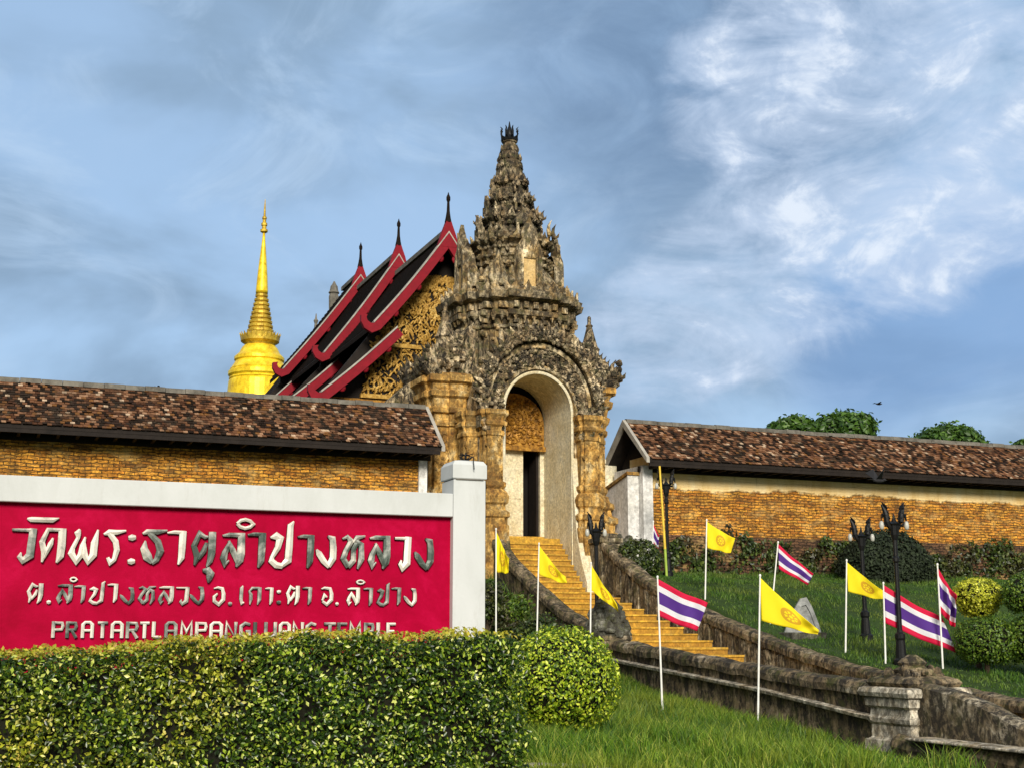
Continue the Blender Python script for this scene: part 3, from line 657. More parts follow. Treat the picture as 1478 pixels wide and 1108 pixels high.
    for p, u, nn in face_pts(2.08 * AK, 40): m.leaf(p + Vector((0, 0, 11.28)), u, nn, .26, .36, .2)
    for p, u, nn in face_pts(1.98 * AK, 52): m.leaf(p + Vector((0, 0, 10.7)), u, -nn * -1, .18, -.26, -.1)
    for p, u, nn in face_pts(2.05 * AK, 16):
        if random.random() < .5: m.flame(p + Vector((0, 0, 11.2)), nn, random.uniform(.3, .6), .06)
    m.build('attic_storey', 'weathered_stucco', g)
    # shoulder roofs over the side blocks with finials and flames
    for s in (-1, 1):
        m = MB()
        m.prism([(AX + s * 2.85, 34.75, 8.88), (AX + s * 1.5, 34.75, 8.88), (AX + s * 1.5, 34.75, 10.5), (AX + s * 2.1, 34.75, 9.9), (AX + s * 2.55, 34.75, 9.35)], (0, 2.5, 0))
        for q in range(150):
            f = random.random(); m.blob((AX + s * (1.9 + 1.0 * f), 34.75 + random.choice((0, 0, random.uniform(0, 2.4))) - random.uniform(0, .12), 8.9 + (1 - f) * random.uniform(.2, 1.2) + random.uniform(0, .25)), [random.uniform(.06, .17) for _ in range(3)], 6, 4)
        for q in range(9):
            f = q / 8; m.flame((AX + s * (2.05 + .8 * f), 34.72, 9.75 - .95 * f), (s, -.25, 0), .38 + .2 * f, .075)
        for q in range(6): m.flame((AX + s * 2.84, 34.7 + .4 * q, 8.85), (s, -.2, 0), random.uniform(.5, .8), .10)
        for q in range(3): m.flame((AX + s * (2.6 + .12 * q), 34.7, 8.85), (s, -.6, 0), random.uniform(.6, .95), .11)
        m.build('shoulder_carving', 'dark_carved_stucco', g)
        m = MB(); m.lathe([(9.2, .34), (9.75, .36), (9.8, .28), (9.95, .27), (10.0, .33), (10.08, .26), (10.4, .17), (10.7, .09), (10.74, .12), (10.8, .06), (11.0, .06), (11.05, .02)], (AX + s * 2.3, 35.1), 8)
        m.build('corner_finial', 'dark_carved_stucco', g)
        # naga body lying along the cornice on each flank
        m = MB(); pth = [(AX + s * (2.9 + .05 * math.sin(q * 1.3)), 34.6 + .28 * q, 8.98 + .10 * math.sin(q * .9) + (.35 if q == 0 else 0)) for q in range(10)]
        m.tube(pth, [.1, .2, .22, .22, .22, .2, .2, .18, .16, .1], 8)
        for q in range(40): i = random.randint(0, 9); m.blob(Vector(pth[i]) + Vector((s * .12, random.uniform(-.1, .1), random.uniform(-.05, .25))), [random.uniform(.05, .12) for _ in range(3)])
        m.build('naga_figure', 'dark_carved_stucco', g)
    # tiers of the spire
    def tier(z0, z1, h0, h1, cor, mat, leaves_n, lh, fl, relief_n=60):
        nonlocal m
        hh = z1 - z0; c = min(.32, hh * .42)
        t = MB(); t.loft(RED, [(z0, h0 * 1.10), (z0 + .06, h0 * 1.10), (z0 + .10, h0 * 1.0), (z0 + .18, h0 * 1.04), (z0 + .22, h0)] + ([(z0 + .82, h1 * 1.04), (z0 + .84, h1 * 1.16), (z0 + .92, h1 * 1.18), (z0 + .95, h1 * 1.06), (z0 + 1.02, h1 * 1.12), (z0 + 1.06, h1 * 1.2), (z0 + 1.12, h1 * 1.2), (z0 + 1.15, h1)] if z1 - z0 > 1.2 else []) + [(z1 - c, h1), (z1 - c + .04, h1 * 1.07), (z1 - c * .7, h1 * 1.07), (z1 - c * .6, h1 * 1.01), (z1 - c * .35, h1 * 1.14 * cor), (z1 - .07, h1 * 1.22 * cor), (z1 - .02, h1 * 1.22 * cor), (z1, h1 * 1.05 * cor), (z1 + .06, h1 * .8)], (AX, YC))
        m = t; relief(h0 * 1.01, h1 * 1.01, z0 + .1, z1 - .05, relief_n, .03 + .02 * h0, .05 + .045 * h0); relief(h0 * 1.04, h1 * 1.06, z0 + .05, z1, relief_n, .03, .07)
        for dx, dy in ((0, -1), (-1, 0), (1, 0), (0, 1)):
            nn_ = Vector((dx, dy, 0)); uu = Vector((-dy, dx, 0)); w_ = h0 * .16; zt_ = z0 + (z1 - z0) * .56
            for off in ((0,) if h0 > 1.2 else (-.0,)):
                c_ = Vector((AX, YC, 0)) + nn_ * (h0 * 1.04)
                for sg in (-1, 1): m.prism([c_ + uu * (sg * w_ - .03) + Vector((0, 0, z0 + .08)), c_ + uu * (sg * w_ + .03) + Vector((0, 0, z0 + .08)), c_ + uu * (sg * w_ + .03) + Vector((0, 0, zt_)), c_ + uu * (sg * w_ - .03) + Vector((0, 0, zt_))], nn_ * .12)
                m.leaf(c_ + nn_ * .06 + Vector((0, 0, zt_ - .02)), uu, nn_, w_ * 3.0, (z1 - z0) * .62, .12, .06)
        for p, u, nn in face_pts(h1 * 1.13 * cor, leaves_n): m.leaf(p + Vector((0, 0, z1 - .06)), u, nn, lh * .8, lh * random.uniform(.8, 1.2), .28, .045)
        for sx in (-1, 1):
            for sy in (-1, 1):
                d = Vector((sx, sy, 0)).normalized()
                for kx, ky in ((.78, .78), (.92, .6), (.6, .92)):
                    m.flame((AX + sx * kx * h1 * 1.06 * cor, YC + sy * ky * h1 * 1.06 * cor, z1 - .12), Vector((sx * kx, sy * ky, 0)), fl * random.uniform(.7, 1.1), .05 + .03 * h1)
        return m.build('roof_tier', mat, g)
    t1 = tier(11.5, 13.15, 1.46, 1.05, 1.0, 'weathered_stucco', 26, .28, .66, 40)
    tier(13.2, 13.95, .92, .76, 1.0, 'dark_carved_stucco', 22, .24, .46, 30)
    tier(14.0, 14.62, .68, .56, 1.0, 'dark_carved_stucco', 18, .2, .28, 24)
    tier(14.66, 15.2, .50, .42, 1.04, 'dark_carved_stucco', 14, .18, .22, 18)
    # big antefix leaves and plaster niches of the first tier
    for (dx, dy) in ((0, -1), (1, 0), (-1, 0), (0, 1)):
        m = MB()
        nn = Vector((dx, dy, 0)); u = Vector((-dy, dx, 0))
        c = Vector((AX, YC, 0)) + nn * 1.42
        off = 1 if (dx or dy > 0) else -1
        m.leaf(c + u * off * .98 + nn * .16 + Vector((0, 0, 11.5)), u, nn, .5, 1.05, .05, .12)
        m.build('antefix', 'weathered_stucco', g)
    for (dx, dy) in ((0, -1), (-1, 0), (1, 0)):
        nn = Vector((dx, dy, 0)); u = Vector((-dy, dx, 0)); c = Vector((AX, YC, 0)) + nn * 1.52
        m = MB(); P = lambda a, z, d: c + u * a + nn * d + Vector((0, 0, z))
        ar = lambda r, d, zb, zs: [P(-r, zb, d)] + [P(-r * math.cos(math.pi * i / 10), zs + 1.25 * r * math.sin(math.pi * i / 10), d) for i in range(11)] + [P(r, zb, d)]
        m.rings([ar(.38, -.2, 11.55, 12.55), ar(.38, .12, 11.55, 12.55), ar(.27, .12, 11.55, 12.55), ar(.27, -.1, 11.55, 12.55)], 0, False, False)
        m.leaf(c + nn * .06 + Vector((0, 0, 12.95)), u, nn, .5, .75, .0, .1)
        fr = m.build('niche', 'weathered_stucco', g)
        m = MB(); m.prism([P(-.29, 11.52, .02), P(.29, 11.52, .02), P(.29, 12.5, .02), P(0, 12.62, .02), P(-.29, 12.5, .02)], nn * -.1); m.build('niche_panel', 'niche_plaster', fr)
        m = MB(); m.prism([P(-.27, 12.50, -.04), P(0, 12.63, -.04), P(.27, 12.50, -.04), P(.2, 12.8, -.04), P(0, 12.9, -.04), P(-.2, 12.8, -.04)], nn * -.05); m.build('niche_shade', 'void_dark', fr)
    # spire and crown
    m = MB()
    m.loft(RED, [(15.2, .40), (15.3, .46), (15.36, .42), (15.6, .38), (15.66, .40), (15.9, .32), (15.94, .34), (16.2, .25), (16.24, .27), (16.5, .18), (16.52, .22), (16.58, .23), (16.6, .17)], (AX, YC))
    for z, h, cn in ((15.25, .46, 14), (15.62, .39, 12), (15.92, .33, 10), (16.2, .26, 8)):
        for p, u, nn in face_pts(h, cn): m.leaf(p + Vector((0, 0, z)), u, nn, .13, .24, .02, .03)
    m.build('spire', 'dark_carved_stucco', g)
    m = MB(); m.lathe([(16.56, .26), (16.62, .28), (16.66, .2), (16.75, .14), (16.9, .11), (16.98, .07), (17.05, .04), (17.22, .012)], (AX, YC), 10)
    for k in range(8):
        a = k * math.pi / 4; d = Vector((math.cos(a), math.sin(a), 0)); p = Vector((AX, YC, 16.64)) + d * .13
        m.tube([p, p + d * .13 + Vector((0, 0, .08)), p + d * .15 + Vector((0, 0, .22)), p + d * .11 + Vector((0, 0, .30)), p + d * .17 + Vector((0, 0, .36))], [.035, .03, .028, .025, .01], 6)
    for k in range(6):
        a = k * math.pi / 3; d = Vector((math.cos(a), math.sin(a), 0)); m.leaf(Vector((AX, YC, 16.66)) + d * .12, Vector((-d.y, d.x, 0)), d, .12, .3, .1, .02)
    m.build('crown_finial', 'black_iron', g)
    # sloping parapets of the left flank and sweeping plaster cheeks of the stair head
    m = MB()
    m.prism([(10.6, 35.9, 8.15), (11.5, 35.9, 8.95), (11.6, 35.9, 8.75), (11.6, 35.9, 7.6), (10.6, 35.9, 7.6)], (0, .5, 0)); m.build('flank_parapet', 'dark_carved_stucco', g)
    for s, xa in ((1, AX + 1.02), (-1, AX - 1.34)):
        prof = [(33.66, 2.2), (33.66, 6.5 if s > 0 else 5.2), (33.5, 5.2 if s > 0 else 4.7), (33.35, 4.3), (33.15, 3.75), (32.95, 3.35), (32.72, 2.98), (32.7, 2.0)]
        m = MB(); m.prism([(xa, y, z) for y, z in prof], (.32, 0, 0)); m.build('stair_cheek', 'cream_plaster' if s > 0 else 'old_balustrade', g)
    return g
gate()

# ------------------------------------------------------------------ stairs and balustrades
def stairs():
    st = thing('stairway', 'broad ochre yellow stairs climbing to the temple gate between old balustrades', 'stairs', (14.4, 27, 1))
    m = MB(); 
    def flight(x0, x1, ya, za, yb, zb, n):
        run, rise = (ya - yb) / n, (za - zb) / n
        for k in range(n):
            y1 = ya - k * run; y0 = y1 - run; z1 = za - (k + 1) * rise + (rise if False else 0); j = random.uniform(-.006, .006)
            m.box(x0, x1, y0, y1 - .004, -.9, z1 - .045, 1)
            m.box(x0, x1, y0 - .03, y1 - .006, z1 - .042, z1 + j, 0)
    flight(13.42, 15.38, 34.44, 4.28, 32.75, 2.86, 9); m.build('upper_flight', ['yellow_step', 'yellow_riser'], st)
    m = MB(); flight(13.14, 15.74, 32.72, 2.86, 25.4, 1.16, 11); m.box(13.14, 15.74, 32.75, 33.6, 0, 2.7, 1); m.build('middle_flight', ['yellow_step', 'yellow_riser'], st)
    m = MB(); flight(13.14, 15.74, 25.38, 1.16, 23.6, .36, 5); flight(13.14, 15.74, 23.58, .36, 17, .28, 2)
    m.build('lower_flight', ['yellow_step', 'yellow_riser'], st)
    m = MB()
    for k in range(8): m.box(13.3, 15.6, 16.9 - .38 * (k + 1), 16.9 - .38 * k - .004, -1.4, .22 - .16 * k)
    m.build('entry_flight', 'concrete', st)
stairs()
def rail(name, label, x0, x1, top, bot, cop=.10, posts=None, inner=1):
    t = thing(name, label, 'balustrade', ((x0 + x1) / 2, top[len(top) // 2][0], bot))
    ys = [p[0] for p in top]; zs = [p[1] for p in top]; n = max(8, int((ys[0] - ys[-1]) / .3))
    Y = [ys[0] + (ys[-1] - ys[0]) * i / n for i in range(n + 1)]; Zt = [float(np.interp(-y, [-v for v in ys], zs)) for y in Y]
    for _ in range(2): Zt = [Zt[0]] + [(Zt[i - 1] + 2 * Zt[i] + Zt[i + 1]) / 4 for i in range(1, n)] + [Zt[-1]]
    jit = [random.uniform(-.02, .02) for _ in Y]
    m = MB(); m.rings([[(x0, y, bot), (x0, y, z - .16), (x1, y, z - .16), (x1, y, bot)] for y, z in zip(Y, Zt)]); m.build('parapet', 'mottled_balustrade' if posts else 'old_balustrade', t)
    m = MB(); c = cop
    m.rings([[(x0 - c, y, z - .2 + j), (x0 - c * 1.1, y, z - .09 + j), (x0 - c * .5, y, z - .015 + j), ((x0 + x1) / 2, y, z + .025 + j), (x1 + c * .5, y, z - .015 + j), (x1 + c * 1.1, y, z - .09 + j), (x1 + c, y, z - .2 + j)] for y, z, j in zip(Y, Zt, jit)]); m.build('coping', 'old_balustrade', t, False)
    if posts:
        m = MB(); y = posts[0]
        while y > posts[1]:
            z = float(np.interp(-y, [-v for v in ys], zs)); a, b = (x0 - .035, x0 + .01) if inner < 0 else (x1 - .01, x1 + .07)
            m.box(a, b, y - .11, y + .11, z - 1.0, z - .24, bev=.015); y -= .5
        m.build('panel_posts', 'mottled_balustrade', t)
    return t
RTOP = [(32.5, 4.12), (31.3, 3.5), (30.1, 3.0), (28.9, 2.6), (27.5, 2.2), (25.9, 1.83), (23.6, 1.33), (21.4, .98), (19.3, .74), (17.3, .56), (14, .32)]
rr = rail('balustrade', 'long curving balustrade of dark old stone along the lawn', 15.78, 16.1, RTOP, -1.2, .06, (31.5, 23.5), -1)
m = MB(); m.box(15.72, 16.3, 32.45, 33.3, 1.5, 4.05, bev=.03); m.box(15.66, 16.36, 32.39, 33.36, 4.05, 4.2, bev=.03); m.box(15.76, 16.26, 32.5, 33.25, 4.2, 4.32, bev=.03); m.build('end_pier', 'mottled_balustrade', rr)
LTOP1 = [(33.4, 4.25), (32.4, 3.70), (31, 3.05), (29.5, 2.45), (28, 1.98), (26.7, 1.66)]
rl = rail('balustrade', 'short steep balustrade of dark stone nearest the gate, below the yellow flags', 12.86, 13.12, LTOP1, .3, .06)
LTOP2 = [(26.2, 1.52), (25, 1.40), (23, 1.24), (21, 1.10), (19, .98), (17.4, .90), (17.0, .88)]
rl2 = rail('balustrade', 'low stone balustrade with a pale ledge above the long grass', 12.84, 13.12, LTOP2, -1.2, .08)
m = MB(); m.rings([[(12.72, y, z), (12.70, y, z + .05), (12.84, y, z + .07), (12.84, y, z - .03)] for y, z in ((26.2, 1.05), (25.4, 1.0), (23, .83), (20.3, .64), (19, .52), (17.4, .36), (17.0, .33))]); m.build('ledge', 'pillar_plaster', rl2)
for q in range(2):
    pass
m = MB()
for q in range(80):
    a = random.uniform(0, 6.28); zz_ = random.uniform(0, .7); m.blob((12.95 + (.44 - .3 * zz_) * math.cos(a), 26.45 + (.44 - .3 * zz_) * math.sin(a), 1.6 + zz_), [random.uniform(.05, .15) for _ in range(3)])
def finial_stone():
    t = thing('stone_finial', 'mossy carved stone finial at the foot of the steep balustrade', 'stone carving', (12.95, 26.45, 1))
    m.build('carved_scrolls', 'mossy_stone', t)
    b = MB(); b.box(12.5, 13.4, 26.0, 26.95, .4, 1.35, bev=.04); b.box(12.42, 13.48, 25.92, 27.03, 1.35, 1.46, bev=.03); b.box(12.55, 13.35, 26.05, 26.9, 1.46, 1.58, bev=.03); b.build('pedestal', 'old_balustrade', t)
    b = MB(); b.lathe([(1.58, .42), (1.7, .46), (1.9, .42), (2.1, .34), (2.3, .24), (2.42, .12), (2.5, .03)], (12.95, 26.48), 10); b.build('bud', 'mossy_stone', t)
finial_stone()
def gate_pillar():
    cx, cy = 13.24, 16.6
    K = 1.14
    t = thing('stone_pillar', 'weathered cream and brown stone pillar ending the low balustrade', 'pillar', (cx, cy, -1.0))
    sq = [(1, -1), (1, 1), (-1, 1), (-1, -1)]
    m = MB(); m.loft(sq, [(z - .03, r * K) for z, r in [(-1.8, .46), (-.12, .435), (-.08, .47), (.08, .47), (.10, .42), (.12, .405), (.30, .40)]], (cx, cy)); m.build('shaft', 'pillar_plaster', t)
    m = MB(); m.loft(sq, [(z - .03, r * K) for z, r in [(.30, .39), (.34, .43), (.40, .44), (.44, .41), (.54, .40), (.58, .45), (.68, .46), (.70, .44), (.72, .50), (.78, .52), (.84, .50), (.86, .42)]], (cx, cy)); m.build('capital', 'pillar_plaster', t)
    m = MB(); m.loft(sq, [(z - .03, r * K) for z, r in [(.86, .40), (.92, .44), (.98, .40), (1.02, .30)]], (cx, cy)); m.lathe([(1.0, .24), (1.08, .27), (1.13, .19), (1.18, .22), (1.24, .16), (1.30, .06)], (cx, cy), 10)
    for q in range(60):
        a = random.uniform(0, 6.28); r_ = random.uniform(.2, .42); m.blob((cx + r_ * math.cos(a), cy + r_ * math.sin(a), 1.0 - .25 * (r_ - .3) + random.uniform(-.06, .08)), [random.uniform(.03, .09) for _ in range(3)], 6, 4)
    m.build('finial', 'old_balustrade', t)
gate_pillar()
def naga():
    t = thing('naga_balustrade', 'dark ribbed stone naga body with a brown curving wall beside the pillar', 'balustrade', (13, 15, -.5))
    m = MB(); top = [(16.45, .93), (16.0, .88), (15.4, .80), (14.8, .66), (14.2, .45), (13.4, .22), (12.4, -.05), (11, -.3)]
    m.rings([[(12.92, y, -1.5), (12.92, y, z - .05), (13.02, y, z), (13.18, y, z), (13.24, y, -1.5)] for y, z in top]); m.build('curving_wall', 'mottled_balustrade', t)
    m = MB(); Y = np.linspace(16.42, 9.5, 60)
    for r0, zc, xo in ((.17, -.24, 12.72), (.15, -.52, 12.66), (.16, -.78, 12.62), (.16, -1.04, 12.6)):
        m.tube([(xo + .02 * math.sin(y * 5), y, zc + .24 - .018 * (16.4 - y) + .02 * math.sin(y * 3.1)) for y in Y], [(r0 + .012 * math.sin(i * 2.2)) * (.65 if i == 0 else 1) for i in range(60)], 9)
    m.build('naga_body', 'old_balustrade', t)
    m = MB()
    m.box(12.47, 12.9, 9.5, 15.9, .115, .155, bev=.012); m.build('coping_slab', 'pillar_plaster', t)
naga()

# ------------------------------------------------------------------ viharn (assembly hall) behind the gate
def viharn():
    v = thing('assembly_hall', 'temple hall with three stacked red-edged roofs and a golden gable behind the gate', 'temple hall', (AX, 52, 3.4))
    tiers_ = [  # Y, ridge z, upper eave (dx, z), lower top (dx, z), lower eave (dx, z)
        (41.55, 15.25, (2.62, 11.82), (1.80, 11.72), (4.35, 9.35)),
        (47.44, 16.05, (2.85, 11.95), (2.30, 11.75), (4.6, 9.7)),
        (52.99, 16.65, (3.20, 12.35), (2.62, 12.05), (4.9, 9.9))]
    for k, (Y, zr, ue, lt, le) in enumerate(tiers_):
        Ye = tiers_[k + 1][0] + .6 if k < 2 else 55.6
        def curve(a, b, sag, n=10): return [(a[0] + (b[0] - a[0]) * i / n, a[1] + (b[1] - a[1]) * i / n - sag * math.sin(math.pi * i / n)) for i in range(n + 1)]
        up = curve((0, zr), ue, .11); lo = curve(lt, le, .06)
        for s in (-1, 1):
            for cv, nm in ((up, 'upper'), (lo, 'lower')):
                m = MB()
                m.rings([[(AX + s * x, Y + .12, z), (AX + s * x, Ye, z), (AX + s * x, Ye, z - .16), (AX + s * x, Y + .12, z - .16)] for x, z in cv])
                nrow = 26                     # tile courses
                for r in range(nrow):
                    f = r / nrow; i = f * (len(cv) - 1); i0 = int(i); fr = i - i0
                    x = cv[i0][0] + (cv[i0 + 1][0] - cv[i0][0]) * fr; z = cv[i0][1] + (cv[i0 + 1][1] - cv[i0][1]) * fr
                    m.box(AX + s * x - .03, AX + s * x + .03, Y + .2, Ye - .02, z - .02, z + .03)
                m.build('roof_slope', 'dark_tile', v)
                # bargeboard with an upswept tail
                m = MB(); wd = .31; pts_t = list(cv); e, e2 = cv[-1], cv[-2]; d = Vector((e[0] - e2[0], e[1] - e2[1])).normalized()
                hook = [(e[0] + .10, e[1] - .01), (e[0] + .22, e[1] + .07), (e[0] + .26, e[1] + .18), (e[0] + .22, e[1] + .28)]
                low = []
                for i in range(len(cv)):
                    a, b = cv[max(i - 1, 0)], cv[min(i + 1, len(cv) - 1)]; t = Vector((b[0] - a[0], b[1] - a[1])).normalized(); n_ = Vector((-t.y, t.x)) * -1
                    n_ = Vector((t.y, -t.x)) if Vector((t.y, -t.x)).y < 0 else Vector((-t.y, t.x))
                    low.append((max(cv[i][0] + n_.x * wd, 0), cv[i][1] + n_.y * wd) if i else (0 if nm == 'upper' else cv[0][0] + n_.x * wd, cv[0][1] - wd * 1.5 if nm == 'upper' else cv[0][1] + n_.y * wd))
                hk_low = [(e[0] + .06, e[1] - .34), (e[0] + .32, e[1] - .20), (e[0] + .44, e[1] + .02), (e[0] + .44, e[1] + .24)]
                T = pts_t + hook; B = low + hk_low; n = len(T)
                vs = [(AX + s * x, Y - .07, z) for x, z in T] + [(AX + s * x, Y - .07, z) for x, z in B] + [(AX + s * x, Y + .11, z) for x, z in T] + [(AX + s * x, Y + .11, z) for x, z in B]
                fs = []
                for i in range(n - 1): fs += [(i, i + 1, n + i + 1, n + i), (2 * n + i, 3 * n + i, 3 * n + i + 1, 2 * n + i + 1), (i, 2 * n + i, 2 * n + i + 1, i + 1), (n + i, n + i + 1, 3 * n + i + 1, 3 * n + i)]
                fs += [(n - 1, 3 * n - 1, 4 * n - 1, 2 * n - 1), (0, n, 3 * n, 2 * n)]
                m.add(vs, fs)
                for i in range(2, len(cv) - 1, 3):      # small leaf lobes on the lower edge
                    m.blob((AX + s * low[i][0], Y + .02, low[i][1] + .02), (.13, .07, .15), 7, 5)
                bb = m.build('bargeboard', 'red_paint', v)
                m = MB(); m.rings([[(AX + s * x, Y - .10, z + .002), (AX + s * x, Y - .10, z + .07), (AX + s * x, Y + .2, z + .07), (AX + s * x, Y + .2, z + .002)] for x, z in cv]); m.build('edge_strip', 'roof_edge_white', bb)
        # ridge finial (cho fa): red root and slim dark spike
        m = MB(); m.rings([[(AX - w, Y - .08, z), (AX + w, Y - .08, z), (AX + w, Y + .12, z), (AX - w, Y + .12, z)] for z, w in ((zr - .5, .38), (zr - .05, .26), (zr + .3, .13), (zr + .42, .09))]); m.build('finial_root', 'red_paint', v)
        m = MB(); m.lathe([(zr + .4, .13), (zr + .6, .09), (zr + .8, .06), (zr + 1.15, .045), (zr + 1.22, .075), (zr + 1.32, .075), (zr + 1.42, .03), (zr + 1.5, .01)], (AX, Y + .02), 8); m.build('finial_spike', 'dull_gold' if False else 'dark_tile', v)
        # gable board behind the bargeboards
        m = MB(); m.prism([(AX, Y + .9, zr - .2), (AX - ue[0] + .1, Y + .9, ue[1] + .1), (AX - ue[0] + .1, Y + .9, lt[1] - .1), (AX - le[0] + .2, Y + .9, le[1] + .1), (AX - le[0] + .2, Y + .9, 8.6), (AX + le[0] - .2, Y + .9, 8.6), (AX + le[0] - .2, Y + .9, le[1] + .1), (AX + ue[0] - .1, Y + .9, lt[1] - .1), (AX + ue[0] - .1, Y + .9, ue[1] + .1)], (0, .12, 0)); m.build('gable_board', 'dark_wood', v)
        m = MB(); m.box(AX - .16, AX + .16, Y + .1, Ye, zr - .03, zr + .14); m.build('ridge', 'roof_trim', v)
    for s in (-1, 1):                      # the hall steps down again towards the rear
        m = MB(); m.rings([[(AX + s * x, 55.5, z), (AX + s * x, 64, z), (AX + s * x, 64, z - .16), (AX + s * x, 55.5, z - .16)] for x, z in ((0, 15.7), (1.5, 13.55), (3.1, 11.6), (4.6, 9.6))]); m.build('roof_slope', 'dark_tile', v)
    # golden fretwork of the front gable
    Y = 41.55 + .84; m = MB()
    for i in range(2300):
        z = random.uniform(9.55, 13.9); w = np.interp(z, [9.5, 11.2, 11.8, 13.9], [2.75, 2.45, 2.1, .55])
        x = random.uniform(-w, w); s = random.uniform(.03, .075)
        if (int((z - 9.55) / .95) % 2 and abs((z - 9.55) % .95 - .47) > .43): continue
        m.blob((AX + x, Y, z), (s * .7, .07, s * random.uniform(1.2, 2.4)), 5, 3, Matrix.Rotation(random.uniform(-1.1, 1.1), 3, 'Y'))
    for k in range(9):
        for q in range(4):
            x0 = -2.4 + k * .6; zc = 9.9 + q * .9; w = np.interp(zc, [9.5, 11.2, 11.8, 13.9], [2.7, 2.4, 2.0, .5])
            if abs(x0) < w: m.tube([(AX + x0 + .24 * math.cos(a) * (1 - a / 9), Y - .02, zc + .3 * math.sin(a) * (1 - a / 9)) for a in np.linspace(0, 7.5, 20)], .035, 5)
    for z in (9.5, 11.3): m.box(AX - np.interp(z, [9.5, 11.8], [2.8, 2.2]), AX + np.interp(z, [9.5, 11.8], [2.8, 2.2]), Y - .1, Y + .05, z - .07, z + .07)
    m.build('gable_fretwork', 'gold_carving', v)
    # front columns, beam and side infill
    m = MB(); m.box(AX - 4.4, AX + 4.4, Y + .0, Y + .3, 9.15, 9.4); m.build('beam', 'old_gold_panel', v)
    for dx in (-4.0, -2.55, 2.55, 4.0):
        m = MB(); m.lathe([(3.4, .34), (8.6, .28), (8.65, .36), (8.8, .36), (8.85, .3), (9.14, .34)], (AX + dx, Y + .15), 14)
        for i in range(60): a = random.uniform(0, 6.28); m.blob((AX + dx + .29 * math.cos(a), Y + .15 + .29 * math.sin(a), random.uniform(7.6, 9.1)), (.05, .05, .08), 5, 3)
        m.build('column', 'old_gold_panel', v)
    for sd in (-1, 1):
        m = MB(); m.box(min(AX + sd * 2.7, AX + sd * 4.1), max(AX + sd * 2.7, AX + sd * 4.1), Y + .12, Y + .16, 7.65, 9.12)
        for i in range(210): s = random.uniform(.03, .07); m.blob((AX + sd * random.uniform(2.6, 4.2), Y + .12, random.uniform(7.6, 9.15)), (s, .05, s * 1.6), 5, 3, Matrix.Rotation(random.uniform(-1, 1), 3, 'Y'))
        m.build('bracket_carving', 'gold_carving', v)
    m = MB(); m.box(AX - 4.3, AX + 4.3, Y + .4, 63, 3.4, 9.1); m.build('hall_body', 'dark_wood', v)
    m = MB(); m.lathe([(15.6, .2), (16.8, .24), (16.95, .2), (17.0, .26), (17.1, .2), (17.3, .17), (17.4, .1), (17.55, .03)], (AX, 57.5), 10); m.build('ridge_ornament', 'roof_trim', v)
    m = MB(); m.lathe([(15.5, .1), (16.0, .09), (16.3, .07), (16.45, .12), (16.55, .05), (16.8, .02)], (AX, 60.9), 8); m.build('ridge_ornament', 'roof_trim', v)
viharn()

# ------------------------------------------------------------------ golden chedi
def chedi():
    D = 78.0; base = at_d(372.5, 570, D); px = D / F_PX * 1.0
    c = (base.x, base.y); z = lambda y: at_d(380, y, D).z
    t = thing('golden_pagoda', 'golden bell-shaped pagoda with ringed spire rising behind the brick wall', 'pagoda', (base.x, base.y, 3.4))
    P = lambda rows: [(z(y), r * px) for y, r in rows]
    m = MB(); m.lathe(P([(900, 66), (640, 62), (600, 50), (590, 46), (566, 44.5), (552, 43.5), (550, 42), (548, 43.2), (546, 42), (543, 44.5), (538, 44.5), (536, 41.5), (534, 42), (532, 40), (526, 36.5), (523, 34.5), (521, 36.5), (517, 36.5), (515, 34.5), (511, 30), (503, 26), (500, 23)]), c, 40); m.build('bell', 'gold_leaf', t, False)
    rows = [(500, 21), (497, 23), (494, 28), (488, 28.5), (485, 24), (481, 20)]
    m = MB(); m.lathe(P(rows), c, 32)
    for k in range(26):
        a = 2 * math.pi * k / 26; d = Vector((math.cos(a), math.sin(a), 0)); m.leaf(Vector((c[0], c[1], z(492))) + d * 27.5 * px, Vector((-d.y, d.x, 0)), d, .3, .42, .3, .04)
    m.build('collar', 'dull_gold', t)
    rows = []; y = 481
    for k in range(9):
        r = 19.5 - k * 1.28; rows += [(y, r - 1.8), (y - 1, r), (y - 4, r), (y - 5, r - 1.8)]; y -= 6.4
    m = MB(); m.lathe(P(rows + [(422, 8.8)]), c, 28); m.build('ringed_cone', 'dull_gold', t)
    m = MB(); m.lathe(P([(424, 9), (420, 9), (400, 7.6), (378, 5.6), (360, 3.8), (345, 2.2), (336, 1.7)]), c, 20); m.build('plain_spire', 'gold_leaf', t, True)
    m = MB(); m.lathe(P([(337, 2), (335, 5.6), (332, 5.6), (331, 3.2), (327, 3.4), (326, 4.6), (323, 4.6), (321, 2.6), (317, 2.8), (316, 3.6), (314, 3.4), (312, 1.8), (300, 1.3), (288, .4)]), c, 14); m.build('parasol_finial', 'dull_gold', t)
chedi()

